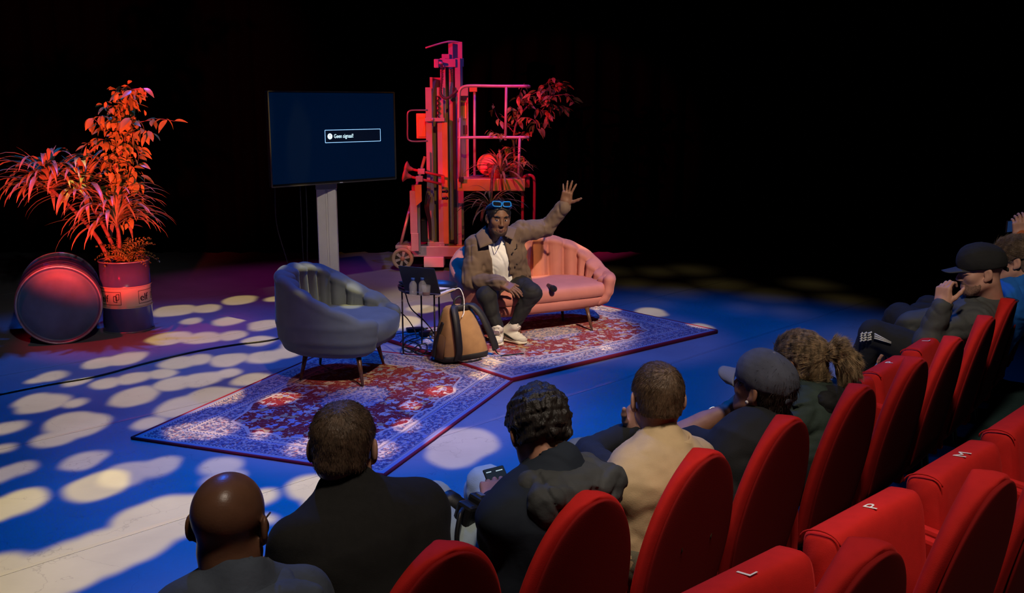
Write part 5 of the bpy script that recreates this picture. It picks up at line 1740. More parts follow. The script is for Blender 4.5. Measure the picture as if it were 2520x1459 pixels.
def part(a, name, vf, mat, sub=None):
    o = npobj(name, vf, mat)
    if sub is None: local_parent([o], a['root'])
    else: o.parent = sub
    return o

def curve_part(a, name, pts, r, mat, n=8):
    o = obj(name, tube(pts, r, n), mat); local_parent([o], a['root']); return o

def hood(a, mat, width=.15, depth=.075, drop=.06, noise=.006, seed=2, name='hood', side=0.0, ridge=.007, lift=0.0):
    """gathered hood lying on the shoulders behind the neck"""
    s = Sdf(); N, ax, F, Rt, sc = a['N'], a['ax'], a['F'], a['Rt'], a['sc']
    b = N - ax * (.015 - lift) - F * .05
    pts = []
    for k in range(9):
        t = -1 + k / 4
        pts.append(b + Rt * (math.sin(t * 1.3) * width * .62 * sc + side) + F * ((1 - math.cos(t * 1.3)) * .07 - .02) * sc - ax * (.02 * (1 - abs(t)) * sc))
    for p, q in zip(pts[:-1], pts[1:]): s.cap(A3(p), A3(q), .036 * sc, .036 * sc, .02)
    for lv, hw in ((.35, .13), (.75, .105), (1.1, .07)):
        m_ = b - F * (.050 + .014 * lv) - ax * (drop * lv)
        s.ecap(A3(m_ - Rt * hw * width / .16), A3(m_ + Rt * hw * width / .16), (.040 * sc, .046 * sc), (.040 * sc, .046 * sc), A3(F), .03)
    return part(a, name, s.mesh(.007, (noise, 19, seed, ridge)), mat)
# ================================================================ the presenter on the sofa
def presenter():
    SK = skin('skin_deep_brown', (.165, .080, .047))
    BROWN = M('brown_overshirt', (.135, .088, .060), rough=.85, sheen=.15, var=.08, vscale=20, bump=.12, bscale=380)
    WHITE = M('white_tshirt', (.78, .77, .74), rough=.85, bump=.10, bscale=200)
    JEAN = M('black_jeans', (.010, .010, .011), rough=.8, sheen=.1, bump=.12, bscale=300)
    HAIR = hairm('black_hair', (.010, .008, .007))
    w = lambda x, y, Y: A3(W(x, y, Y))
    sc = 1.13
    Hc = W(1227, 537, 7.92)
    look = (.27, -1.0, -.13)
    R = head_axes(look, math.radians(-3))
    N = w(1208, 588, 8.03); C = w(1224, 632, 8.08); P = w(1240, 706, 8.17)
    rt = A3(Vector((-.99, -.10, -.12)).normalized())       # his right is image left
    f = A3(Vector((.14, -1, 0)).normalized())
    shR, shL = w(1173, 604, 8.0), w(1284, 570, 8.09)
    elR, wrR = w(1160, 690, 7.93), w(1236, 697, 7.73)
    elL, wrL = w(1343, 561, 8.24), w(1389, 506, 8.16)
    hipR, hipL = w(1212, 706, 8.13), w(1266, 702, 8.15)
    knR, knL = w(1198, 728, 7.76), w(1308, 722, 7.78)
    anR, anL = w(1224, 806, 7.72), w(1266, 800, 7.80)
    anR[2] = .185; anL[2] = .185
    root = empty('person', (0.0, 7.95, 0.028), 0, 'presenter in brown overshirt and white tee on the pink sofa, left arm raised', 'person')
    parts = []
    core = Sdf()
    core.ecap(P, C, (.15, .11), (.17, .11), rt).ecap(C, N, (.165, .10), (.06, .06), rt)
    for a, b, c in ((shR, elR, wrR), (shL, elL, wrL)):
        core.cap(C + (N - C) * .6, a, .055, .05, .04).cap(a, b, .05, .04, .02).cap(b, c, .04, .029, .02)
    for a, b, c in ((hipR, knR, anR), (hipL, knL, anL)):
        core.cap(a, b, .08, .053, .03).cap(b, c, .048, .034, .02)
    hs = head_sdf()
    nb = np.linalg.inv(R) @ (N - A3(Hc)) / sc
    hs.cap((0, -.022, -.05), nb, .052, .060, .03)
    hL = hand_at(wrL + (0.004, 0, .012), W(1401, 452, 8.14) - Vector(wrL), (-.25, -.95, .1), 1, curl=(.10, .06, .10, .16), spread=1.5, thumb=-.35, scale=1.16, h=.003)
    hR = hand_at(wrR - (.006, 0, 0), Vector((.80, -.40, -.36)), (.05, -.45, .85), -1, curl=(.28, .22, .26, .30), spread=.55, thumb=.25, scale=1.16, h=.003)
    body = npobj('body', npcat(core.mesh(.009), to_world(hs.mesh(.0034), Hc, R, sc), hL, hR), SK)
    parts.append(body)
    T = lambda vf: to_world(vf, Hc, R, sc)
    # eyes, brows, lips, beard
    EW = M('eye_white', (.75, .72, .68), rough=.25); IR = M('iris_dark', (.015, .008, .005), rough=.15)
    for x in (-1, 1):
        e = npobj('eye', T(Sdf().ell((x * .031, .0775, .007), (.0125, .0125, .0105)).mesh(.002)), EW); parts.append(e)
        i_ = npobj('iris', T(Sdf().ell((x * .031 + .002, .0875, .0065), (.0056, .0035, .0056)).mesh(.0012)), IR); i_.parent = e
        lid = npobj('eyelid', T(Sdf().ell((x * .031, .080, .0128), (.0150, .0115, .0062)).mesh(.002)), SK); lid.parent = e
        parts.append(npobj('eyebrow', T(Sdf().cap((x * .015, .0930, .0275), (x * .034, .0890, .0310), .0020, .0023).cap((x * .034, .0890, .0310), (x * .049, .0775, .0275), .0023, .0012).mesh(.0018)), HAIR))
    LIP = M('lip_brown', (.105, .045, .037), rough=.45)
    parts.append(npobj('lips', T(Sdf().cap((-.026, .0795, -.0655), (0, .0850, -.0625), .0030, .0045).cap((0, .0850, -.0625), (.026, .0795, -.0655), .0045, .0030).cap((-.024, .0800, -.0690), (0, .0845, -.0725), .0034, .0056).cap((0, .0845, -.0725), (.024, .0800, -.0690), .0056, .0034).mesh(.0022)), LIP))
    be = head_sdf(); be.P = [p[:1] + tuple([p[1]] + list(p[2:])) for p in be.P]
    bs = Sdf().ell((0, .0305, -.029), (.0605, .064, .0868)).ell((0, .0685, -.093), (.0255, .0205, .022), k=.03)
    for x in (-1, 1):
        bs.cap((x * .0555, .0, -.055), (x * .031, .0565, -.091), .0185, .0168, .03)
    bs.box((0, .04, .055), (.2, .2, .095), None, .004, .012, True)
    bs.ell((0, .098, -.067), (.029, .03, .019), k=.006, neg=True)
    bs.ell((0, -.02, -.10), (.2, .055, .2), k=.01, neg=True)
    for x in (-1, 1): bs.ell((x * .04, .085, -.052), (.024, .03, .022), k=.01, neg=True)
    BEARD = M('beard_stubble', (.045, .024, .016), rough=.7, var=.4, vscale=200)
    parts.append(npobj('beard', T(bs.mesh(.003, (.0004, 120, 3))), BEARD))
    parts.append(npobj('moustache', T(Sdf().cap((-.026, .0775, -.0575), (-.003, .0900, -.0510), .0020, .0024).cap((.003, .0900, -.0510), (.026, .0775, -.0575), .0024, .0020).mesh(.0012)), BEARD))
    hair = npobj('hair', hair_cap(Hc, R, sc, .009, -.03, noise=.0012, fr=90, seed=4, fore=.020), HAIR); parts.append(hair)
    strands(hair, hair.data, 5000, .005, .0007, comb_down(Hc, R), HAIR, 5, .7, .5)
    # sunglasses pushed up on the hair
    BLU = M('blue_frame', (.01, .19, .50), rough=.3, coat=.5); LENS = M('dark_lens', (.008, .008, .012), rough=.08, coat=.6)
    def rr(cx, cz, hw, hh, n=28):
        out = []
        for k in range(n):
            q = sup(hw, hh, -2 * PI * k / n, 4.0); out.append((cx + q.x, cz + q.y))
        return out
    gl = empty('sunglasses', root.location, 0); gl.parent = root; gl.matrix_parent_inverse = Matrix.Translation(-root.location)
    ty, tz, tilt = .066, .117, math.radians(40)
    def gpt(x, z, dy=0):
        y = ty - z * math.sin(tilt) - dy - .9 * x * x * 3; zz = tz + z * math.cos(tilt) - dy * .5
        return Vector(np.array(R) @ (np.array([x, y, zz]) * sc) + A3(Hc))
    def wl(o): o.parent = gl; o.matrix_parent_inverse = Matrix.Translation(-root.location)
    for x in (-1, 1):
        ring = [gpt(px_, pz_) for px_, pz_ in rr(x * .036, 0, .031, .0195)]
        wl(obj('rim', tube(ring, .0052, 8, closed=True), BLU))
        V = [gpt(x * .036, 0, .001)] + [gpt(a, b, .001) for a, b in rr(x * .036, 0, .028, .0165)]
        wl(obj('lens', (V, [(0, 1 + k, 1 + (k + 1) % 28) for k in range(28)]), LENS))
        a = gpt(x * .066, .006); b_ = Vector(np.array(R) @ (np.array([x * .090, .0, .085]) * sc) + A3(Hc)); c_ = Vector(np.array(R) @ (np.array([x * .088, -.05, .055]) * sc) + A3(Hc))
        wl(obj('temple', tube(spline([a, b_, c_], 6), .0045, 8), BLU))
    wl(obj('bridge', tube([gpt(-.008, .004), gpt(0, .008), gpt(.008, .004)], .005, 8), BLU))
    # white T-shirt
    t = Sdf().ecap(P - (0, 0, .03), C, (.165, .135), (.170, .135), rt).ecap(C, N + (0, 0, -.005), (.170, .125), (.075, .07), rt, .05)
    for a in (shR, shL): t.cap(C + (N - C) * .6, a, .065, .06, .05)
    t.cap(N + f * .015 + (0, 0, .0), N + f * .04 + (0, 0, .10), .060, .066, .006, True)
    parts.append(npobj('t_shirt', t.mesh(.0065, (.004, 14, 21, .009)), WHITE))
    # overshirt, open at the front
    j = Sdf().ecap(P - (0, 0, .02), C, (.235, .150), (.225, .155), rt).ecap(C, N, (.220, .145), (.085, .08), rt, .05)
    for a, b, c, r in ((shR, elR, wrR, .002), (shL, elL, wrL, -.002)):
        j.cap(C + (N - C) * .62, a, .078, .078, .05).cap(a, b, .084 + r, .076 + r, .04).cap(b, c + (b - c) * .06, .072, .050, .03)
        j.cap(c + (b - c) * .12, c + (b - c) * .02, .0505, .049, .008)
    cx = w(1229, 640, 7.98)
    opening_up = A3((W(1224, 590, 7.95) - W(1237, 690, 7.99)).normalized())
    rr_ = np.cross(f, opening_up); rr_ /= np.linalg.norm(rr_)
    Rb = np.array([rr_, f, opening_up]).T
    j.box(cx + f * .10, (.060, .115, .215), Rb, .012, .012, True)
    j.box(w(1238, 700, 8.0) + f * .09, (.075, .115, .05), Rb, .012, .02, True)
    j.cap(N + f * .02, N + f * .04 + (0, 0, .12), .062, .075, .006, True)
    parts.append(npobj('overshirt', j.mesh(.0065, (.006, 17, 37, .0085)), BROWN))
    # collar leaves, pocket, button band
    def flap(name, pts, th=.007):
        V = [A3(p) for p in pts]
        o = npobj(name, subdivide_patch(V, 8), BROWN)
        md = o.modifiers.new('thick', 'SOLIDIFY'); md.thickness = th; md.offset = 0
        parts.append(o)
    flap('collar', [w(1195, 556, 7.99), w(1213, 600, 7.872), w(1181, 612, 7.865), w(1170, 578, 7.95)])
    flap('collar', [w(1243, 556, 8.05), w(1242, 582, 7.93), w(1262, 592, 7.915), w(1272, 563, 8.0)])
    parts.append(obj('pocket_edge', tube(spline([w(1281, 585, 7.93), w(1279, 598, 7.92), w(1272, 606, 7.915)], 5), .004, 6), BROWN))
    BT = M('button_dark', (.02, .014, .01), rough=.4)
    for q in ((1249, 586, 7.915), (1262, 622, 7.925), (1272, 650, 7.94)):
        parts.append(obj('button', tr(lathe([(.001, -.003), (.007, -.003), (.007, .003), (.001, .003)], 12, False), Matrix.Translation(W(*q)) @ Matrix.Rotation(PI / 2, 4, 'X')), BT))
    # necklace pendant on the tee
    parts.append(obj('pendant', tube(spline([w(1214, 592, 7.915), w(1218, 612, 7.905), w(1221, 618, 7.90), w(1226, 612, 7.91), w(1236, 588, 7.925)], 6), .0022, 6), M('pendant_metal', (.4, .38, .34), rough=.3, metal=.8)))
    # trousers
    g = Sdf().ecap(P - rt * .09, P + rt * .09, (.125, .11), (.125, .11), f)
    g.cap(hipR, knR, .108, .080, .03).cap(knR, anR, .072, .042, .02)
    g.cap(hipL, knL, .108, .080, .03).cap(knL, anL, .072, .042, .02)
    parts.append(npobj('trousers', g.mesh(.0075, (.004, 18, 41, .006)), JEAN))
    # high-top sneakers
    SHOE = M('sneaker_white', (.66, .63, .56), rough=.6, var=.06); SOLE = M('sneaker_sole', (.62, .58, .48), rough=.7); SUED = M('sneaker_toe', (.45, .43, .39), rough=.9); LACE = M('lace_white', (.75, .73, .68), rough=.8)
    z0 = .0285
    for toe, heel, an_ in ((G(1222, 863), Vector((-.105, 7.865, 0)), anR), (G(1296, 857), Vector((-.035, 7.845, 0)), anL)):
        toe = Vector((toe.x, toe.y, 0))
        d = (toe - heel).normalized(); heel = toe - d * .285
        r_ = Vector((d.y, -d.x, 0))
        Rs = np.array([list(r_), list(d), [0, 0, 1]]).T
        o3 = np.array([heel.x, heel.y, z0])
        TS = lambda vf: to_world(vf, o3, Rs)
        so = Sdf().ecap((0, .045, .017), (0, .235, .017), (.041, .017), (.047, .017), (1, 0, 0)).ell((0, .235, .017), (.047, .048, .017))
        so.box((0, .14, -.02), (.1, .3, .018), None, .002, .004, True)
        sh = npobj('sneaker', TS(so.mesh(.004)), SOLE)
        la = np.linalg.inv(Rs) @ (an_ - o3)
        up = Sdf().ecap((0, .045, .05), (0, .14, .045), (.037, .045), (.042, .036), (1, 0, 0)).ell((0, .215, .042), (.044, .062, .030), k=.03).ell((0, .16, .06), (.034, .06, .036), k=.03)
        up.cap((0, .055, .07), la + (0, .004, -.012), .042, .0495, .02)
        up.cap(la + (0, .005, -.02), la + (0, 0.0, .06), .033, .039, .005, True)
        up.box((0, .14, -.02), (.1, .3, .04), None, .002, .004, True)
        u = npobj('upper', TS(up.mesh(.0035, (.0004, 30, 5))), SHOE); u.parent = sh
        t_ = npobj('toe_cap', TS(Sdf().ell((0, .232, .038), (.0445, .050, .026)).box((0, .14, -.01), (.1, .3, .03), None, .002, .004, True).mesh(.004)), SUED); t_.parent = sh
        from mathutils.bvhtree import BVHTree
        uv_, uf_ = up.mesh(.0035, (.0004, 30, 5))
        tree = BVHTree.FromPolygons([tuple(map(float, q)) for q in uv_], [tuple(map(int, q)) for q in uf_])
        for k in range(7):
            y = .206 - k * .0165; z = .089 + k * .0095 + .0022 * k * k
            rd = Vector((0, -.62, -.78)); pl = []
            for x_ in (-.026, -.017, -.006, .006, .017, .026):
                hit = tree.ray_cast(Vector((x_, .205 - .0145 * k, .060 + .0165 * k)) - rd * .25, rd)[0]
                if hit is not None: pl.append(hit - rd * .0015)
            if len(pl) < 3: continue
            l_ = npobj('lace', TS(tube_np(spline(pl, 3), .0040)), LACE); l_.parent = sh
        tg_ = npobj('tongue', TS(Sdf().box(la + (0, .041, -.018), (.017, .003, .020), np.array([[1, 0, 0], [0, .94, .34], [0, -.34, .94]]), .005).mesh(.0035)), SUED); tg_.parent = sh
        # dark curved stripe on the side
        for s in (-1, 1):
            V = []
            for k in range(12):
                t0 = k / 11
                y = .215 - .150 * t0; zc = .034 + .004 * t0 + .045 * t0 ** 2.4; wd = .018 * math.sin(PI * min(1, (1 - t0) * 1.15 + .02)) ** .8 + .001
                x = s * (.0485 - .006 * abs(t0 - .4))
                V += [(x, y, zc), (x * .97, y, zc + wd)]
            F_ = [(2 * k, 2 * k + 2, 2 * k + 3, 2 * k + 1) for k in range(11)]
            m_ = npobj('side_stripe', TS((V, F_)), M('stripe_black', (.01, .01, .01), rough=.5)); m_.parent = sh
            m_.modifiers.new('thick', 'SOLIDIFY').thickness = .003
        parts.append(sh)
    local_parent(parts, root)

def subdivide_patch(V, n):
    out, F = [], []
    for j in range(n + 1):
        for i in range(n + 1):
            u, v = i / n, j / n
            p = V[0] * (1 - u) * (1 - v) + V[1] * u * (1 - v) + V[2] * u * v + V[3] * (1 - u) * v
            out.append(p + np.array([0, -.012 * math.sin(PI * u) * math.sin(PI * v), .004]))
    for j in range(n):
        for i in range(n): F.append((j * (n + 1) + i, j * (n + 1) + i + 1, (j + 1) * (n + 1) + i + 1, (j + 1) * (n + 1) + i))
    return np.array(out), np.array(F)

def tube_np(P, r, n=6):
    V, F = tube(P, r, n, caps=False)
    return np.array(V), np.array(F)
presenter()
# ================================================================ theatre seats
RED_F = M('red_seat_fabric', (.50, .014, .012), rough=.85, sheen=.25, spec=.2, var=.06, vscale=30, bump=.12, bscale=420)
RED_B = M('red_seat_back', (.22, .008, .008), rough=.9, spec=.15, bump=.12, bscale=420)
SEAT_DK = M('seat_metal', (.012, .014, .015), rough=.4, metal=.3)
WHITE_P = M('seat_letter', (.80, .76, .70), rough=.6)
def back_sections(z0=.16, z1=.835, hw=.238, th=.060, n=44, grow=0.0, yoff=0.0):
    """upright pad with tombstone outline, leaning away from the stage (-y)"""
    def half(z):
        zc = .42
        if z <= zc: return hw * (0.90 + .10 * smooth((z - z0) / (zc - z0)))
        t = (z - zc) / (z1 - zc)
        return hw * max(0.0, 1 - t ** 2.1) ** (1 / 2.0)
    rings = []
    m = 34
    for i in range(m + 1):
        u = i / m
        z = z0 + (z1 - z0) * (1 - (1 - u) ** 1.9)
        h = half(min(z, z1 - 1e-5)) + grow
        y = (z1 - z) * .20 + yoff
        tt = th / 2 * (1.0 if u < .93 else math.sqrt(max(.01, 1 - ((u - .93) / .07) ** 2 * .96)))
        if u < .05: tt *= .6 + .4 * u / .05
        ring = []
        for k in range(n):
            a = 2 * PI * k / n
            q = sup(max(h, .004), tt, -a, 3.0 if h > tt * 1.5 else 2.0)
            # padded front face swells towards the stage
            ring.append((q.x, q.y + y + (.016 * math.cos(min(1, abs(q.x) / max(h, .01)) * PI / 2) if q.y > 0 else 0), z))
        rings.append(ring)
    return loft(rings)

def cushion_profile(up):
    """tip-up cushion; returns loft in seat coordinates.  up: folded against the back"""
    L_, D_, T_ = .232, .205, .062
    rings = []
    m = 20
    for i in range(m + 1):
        x = -L_ + 2 * L_ * i / m
        e = min(1.0, (1 - abs(x) / L_) / .10)
        s = math.sqrt(max(.04, 1 - (1 - e) ** 2)) if e < 1 else 1
        ring = []
        for k in range(36):
            a = 2 * PI * k / 36
            q = sup(T_ * (.75 + .25 * s), D_ * (.90 + .10 * s), -a, 5.0)
            bulge = .010 * math.cos(x / L_ * PI / 2)
            ring.append((x, q.x + (bulge if q.x < 0 else 0), q.y))
        rings.append(ring)
    return loft(rings)
def build_seat(up=True, letter=None, name='theatre_seat'):
    root = empty(name)
    obj('backrest', back_sections(), RED_F, root)
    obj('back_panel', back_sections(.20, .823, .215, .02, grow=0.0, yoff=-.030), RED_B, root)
    if up:
        c = obj('seat_cushion', cushion_profile(True), RED_F, root, loc=(0, .285, .445), rot=(math.radians(-7), 0, 0))
        pts = [(-.2325 * .965, .062 * math.cos(t) * .9, .205 * .88 + .03 * math.sin(t)) for t in [PI * k / 10 for k in range(11)]]
        obj('piping', tube(pts, .0025, 6), RED_F, c)
        if letter:
            t = text_vf(letter, .075, .0004)
            V = []
            for x, y, z in t[0]:
                V.append((x, -.030 + y * .75, .2055 + z))
            obj('letter', (V, t[1]), WHITE_P, c, smooth=False, loc=(0, 0, .001))
    else:
        c = obj('seat_cushion', cushion_profile(False), RED_F, root, loc=(0, .36, .385), rot=(math.radians(-86), 0, 0))
    for s in (-1, 1):
        obj('side_panel', loft([[(s * .252 + dx, y, z) for y, z in ((.10, .14), (.36, .14), (.40, .22), (.38, .47), (.30, .515), (.14, .50), (.11, .40))] for dx in (-.017, .017)]), RED_F, root, smooth=False, bevel=.012)
        obj('leg', loft([[(s * .252 + dx, y, z) for y, z in ((.16, .0), (.30, .0), (.27, .15), (.18, .15))] for dx in (-.014, .014)]), SEAT_DK, root, smooth=False)
    obj('under_rail', bar((-.25, .20, .17), (.25, .20, .17), .05, .04), SEAT_DK, root, smooth=False)
    return root
protos = {}
def place_seat(deg, R, z, up, letter, label, group):
    p = ring_pt(R, deg, z)
    F = (RC - Vector((p.x, p.y, 0))).normalized()
    key = (up, letter)
    if key not in protos:
        o = protos[key] = build_seat(up, letter)
    else:
        o = copy_tree(protos[key])
    o.location = p
    o.rotation_euler = (0, 0, math.atan2(F.y, F.x) - PI / 2)
    tag(o, label, 'seat', group)
    return p, F
FR, SR = 17.768, 18.715
GR1, GR2 = 'red tip-up seats of the front row', 'red tip-up seats of the second row'
front = {}
occ = [(-54.1, False, None, 'red theatre seat, left end of the front row, beside the bald man'),
       (-52.3, False, None, 'red theatre seat hidden under the bald man'),
       (-50.525, False, None, 'red theatre seat behind the man in the black jacket'),
       (-48.852, False, None, 'red theatre seat behind the man in the navy hooded jacket'),
       (-47.13, False, None, 'red theatre seat behind the person in the beige vest'),
       (-45.498, False, None, 'red theatre seat behind the person in the grey cap'),
       (-43.66, False, None, 'red theatre seat behind the person with the ponytail'),
       (-41.775, True, 'D', 'empty red front-row seat right beside the person with the ponytail'),
       (-40.082, True, 'P', 'empty red front-row seat, middle of three with cushions folded up'),
       (-38.112, True, 'L', 'empty red front-row seat next to the man in the black cap'),
       (-36.233, False, None, 'red theatre seat behind the man in the black cap'),
       (-34.40, False, None, 'red theatre seat behind the person in the blue hoodie'),
       (-32.55, False, None, 'red theatre seat of the person holding up a phone')]
for i, (d, up, lt, lb) in enumerate(occ):
    front[i] = place_seat(d, FR, 0.012, up, lt, lb, GR1)
for d, up, lt, lb in [(-51.15, True, 'L', 'red second-row seat at the bottom edge, folded cushion lettered L'), (-49.396, True, 'P', 'empty red second-row seat, folded cushion lettered P'),
                      (-47.649, True, 'M', 'empty red second-row seat, folded cushion lettered M'), (-45.9, True, 'D', 'red second-row seat at the right edge of the view')]:
    pass
place_seat(-51.15, SR, .25, True, None, 'red second-row seat at the bottom edge, left of its row', GR2)
place_seat(-49.396, SR, .25, True, 'L', 'empty red second-row seat, folded cushion lettered L', GR2)
place_seat(-47.649, SR, .25, True, 'P', 'empty red second-row seat, folded cushion lettered P', GR2)
place_seat(-45.9, SR, .25, True, 'M', 'empty red second-row seat, folded cushion lettered M', GR2)
place_seat(-44.15, SR, .25, True, None, 'red second-row seat at the right edge of the view', GR2)

# ================================================================ the audience, left to right
S = lambda i: front[i][0]
FV = lambda i: front[i][1]
DKJ = M('black_wool', (.012, .0115, .011), rough=.95, sheen=.15, var=.15, vscale=60, bump=.15, bscale=300)
NAVYJ = M('navy_shell', (.018, .024, .036), rough=.8, spec=.2, bump=.15, bscale=26)
HOODG = M('charcoal_hood', (.055, .058, .060), rough=.7, spec=.25, bump=.5, bscale=20)
BLKC = M('black_cotton', (.012, .013, .015), rough=.9, bump=.12, bscale=260)
DARKT = M('dark_trousers', (.012, .013, .016), rough=.9, bump=.12, bscale=260)
LIGHTJ = M('light_jeans', (.34, .42, .44), rough=.85, var=.12, vscale=14, bump=.15, bscale=300)
BEIGE = M('beige_twill', (.50, .36, .20), rough=.85, var=.08, vscale=16, bump=.12, bscale=300)
SHOEB = M('dark_shoe', (.02, .02, .02), rough=.6)
GREYH = M('grey_blue_fleece', (.060, .075, .105), rough=.9, sheen=.2, var=.2, vscale=10, bump=.2, bscale=60)
SKB = skin('skin_brown', (.135, .062, .036)); SKL = skin('skin_light', (.46, .24, .165)); SKT = skin('skin_tan', (.37, .175, .11)); SKP = skin('skin_pink', (.48, .25, .18))
SKB.node_tree.nodes['Principled BSDF'].inputs['Roughness'].default_value = .33

def w3(x, y, Y): return W(x, y, Y)

# 1 bald man at the bottom edge
a = audience_member('bald man in a grey-blue hooded top at the bottom edge, wearing glasses', S(1), FV(1), W(566, 1292, 2.22), (.10, 1, -.16), sc=1.09, skin_m=SKB, top_m=GREYH, leg_m=DARKT, shoe_m=SHOEB, neck_r=1.12, Nk=W(585, 1440, 2.16), top_name='hoodie')
hood(a, GREYH, .16, drop=.05)
for x in (-1, 1):
    cp = lambda p: Vector(a['R'] @ (np.array(p) * a['sc']) + A3(a['H']))
    curve_part(a, 'glasses_temple', [cp((x * .081, -.012, .016)), cp((x * .078, .02, .018)), cp((x * .074, .05, .018))], .0024, M('glasses_frame', (.05, .03, .02), rough=.3), 6)
# 2 man in black jacket
a = audience_member('man with short brown hair in a plain black jacket, second from the left', S(2), FV(2), W(846, 1103, 2.64), (.03, 1, -.20), sc=1.08, skin_m=SKL, top_m=DKJ, leg_m=DARKT, shoe_m=SHOEB, wide=1.12, Nk=W(862, 1215, 2.60), folds=(.003, 10, 5, .0035))
add_hair(a, hairm('hair_brown', (.105, .066, .042)), .0070, -.050, 30000, .012, .06, 11, .0012, 60, jit=.14, rad=.00048)
# 3 man in navy jacket with phone
kl, kr = W(1062, 1248, 3.02), W(1200, 1205, 3.30)
a = audience_member('curly dark-haired man in a navy hooded jacket looking down at a phone', S(3), FV(3), W(1326, 1058, 2.93), (-.30, 1, -.52), sc=1.08, skin_m=SKT, top_m=NAVYJ, leg_m=LIGHTJ, shoe_m=SHOEB, wide=1.02, Nk=W(1366, 1162, 2.83), folds=(.005, 12, 7, .010), sleeves=1.05,
        kn=(kl, kr), el=(W(1232, 1300, 2.80), None), wr=(W(1218, 1243, 3.0), W(1262, 1240, 3.02)), hands={0: ((-.1, .8, .35), (.0, -.4, .9), (.5, .6, .7, .7), .4, .3), 1: ((-.3, .9, .2), (.3, -.3, .9), (.5, .6, .7, .7), .4, .3)}, collar=True)
add_hair(a, hairm('hair_black_curly', (.022, .018, .016)), .015, -.034, 0, .0045, .10, 21, .0052, 95)
hood(a, HOODG, .180, drop=.070, noise=.004, seed=6, ridge=.010, lift=.015)
hj = bpy.data.objects.new('phone', None)
ph_c = W(1232, 1196, 3.10)
ph = empty('phone', ph_c, math.radians(18), 'phone with dark screen held by the man in the navy jacket', 'phone')
obj('case', box((0, 0, -.004), (.038, .076, .004)), M('phone_case', (.01, .01, .012), rough=.3), ph, smooth=False, bevel=.006)
obj('screen', box((0, 0, .0006), (.035, .072, .0006)), M('phone_screen', (.004, .005, .007), rough=.1, emit=((.010, .016, .026), 1.0)), ph, smooth=False)
LITP = M('phone_lit', (.5, .6, .6), emit=((.35, .55, .6), .5))
for a0, b0 in (((-.012, -.035), (.012, -.035)), ((-.012, .008), (.012, .008)), ((-.012, -.035), (-.012, .008)), ((.012, -.035), (.012, .008)), ((-.030, .060), (-.012, .060)), ((.004, .058), (.028, .058))):
    obj('screen_icon', bar((a0[0], a0[1], .0016), (b0[0], b0[1], .0016), .0035, .0006), LITP, ph, smooth=False)
ph.rotation_euler = (math.radians(38), math.radians(-6), math.radians(22))
# camera on his left thigh
cc = W(1166, 1268, 2.93)
dc = empty('camera', cc, math.radians(40), 'black camera with strap resting on the lap of the man in the navy jacket', 'camera')
CB = M('camera_black', (.012, .012, .013), rough=.45, bump=.1, bscale=400)
obj('camera_body', box((0, 0, 0), (.068, .032, .048)), CB, dc, smooth=False, bevel=.012)
obj('prism_hump', box((0, .0, .055), (.026, .028, .016)), CB, dc, smooth=False, bevel=.010)
obj('grip', tube([(.058, .03, -.042), (.058, .03, .036)], .020, 14), CB, dc)
obj('lens_barrel', tr(lathe([(.001, .0), (.036, .0), (.036, .05), (.039, .052), (.039, .085), (.034, .09), (.034, .075), (.001, .07)], 28), Matrix.Translation((-.008, .03, -.004)) @ Matrix.Rotation(-PI / 2, 4, 'X')), CB, dc)
obj('hot_shoe', box((0, -.002, .073), (.011, .011, .003)), M('shoe_metal', (.5, .5, .5), rough=.3, metal=.8), dc, smooth=False)
obj('dial', lathe([(.001, 0), (.013, 0), (.013, .012), (.001, .012)], 18), CB, dc, loc=(.045, -.004, .047))
obj('strap', tube(spline([(-.068, 0, .03), (-.10, -.02, .02), (-.115, -.05, -.05), (-.08, -.08, -.075), (.03, -.09, -.06), (.10, -.05, -.03), (.075, -.01, .03)], 8), .008, 8), CB, dc)
dc.rotation_euler = (math.radians(12), math.radians(12), math.radians(52))
# 4 person in beige vest
OLIVE = M('olive_cotton', (.16, .15, .10), rough=.9, var=.1, vscale=14, bump=.15, bscale=260)
kl4 = W(1432, 1130, 3.62)
a = audience_member('person with cropped brown hair in a sleeveless beige jacket over black sleeves', S(4), FV(4), W(1617, 982, 3.28), (-.10, 1, -.10), sc=1.06, skin_m=SKP, top_m=BEIGE, sleeve_m=BLKC, leg_m=OLIVE, shoe_m=SHOEB, wide=1.06, Nk=W(1632, 1098, 3.22), folds=(.003, 12, 9, .006),
        kn=(kl4, None), el=(W(1448, 1112, 3.52), None), wr=(W(1552, 1062, 3.62), None), hands={0: ((.25, .1, 1), (-.5, .9, 0), (.8, .9, 1.0, 1.0), .3, .3)}, top_name='vest')
add_hair(a, hairm('hair_cropped_brown', (.115, .070, .040)), .0065, -.040, 30000, .016, .05, 31, .0012, 60, jit=.10, rad=.00048, comb=comb_down(a['H'], a['R'], (.018, -.085, .085)))
N, ax, F_, Rt, sc = a['N'], a['ax'], a['F'], a['Rt'], a['sc']
def ring_collar(a, mat, h=.05, r0=.078, r1=.095, name='collar', gap=.9):
    V, F = [], []
    n = 28
    for k in range(n + 1):
        t = -PI + gap + (2 * PI - 2 * gap) * k / n
        d = -a['F'] * math.cos(t) + a['Rt'] * math.sin(t)
        b = a['N'] + d * r0 * a['sc'] * 1.0 + a['ax'] * .035
        V += [b, a['N'] + d * (r0 + .010) * a['sc'] + a['ax'] * (.022 + h * .35), a['N'] + d * r1 * a['sc'] - a['ax'] * .010 * a['sc'], a['N'] + d * (r1 + .022) * a['sc'] - a['ax'] * h * .8]
    V = [A3(v) for v in V]
    for k in range(n):
        for j in range(3): F.append((4 * k + j, 4 * k + j + 1, 4 * k + j + 5, 4 * k + j + 4))
    o = part(a, name, (np.array(V), np.array(F)), mat)
    o.modifiers.new('thick', 'SOLIDIFY').thickness = .006
    return o
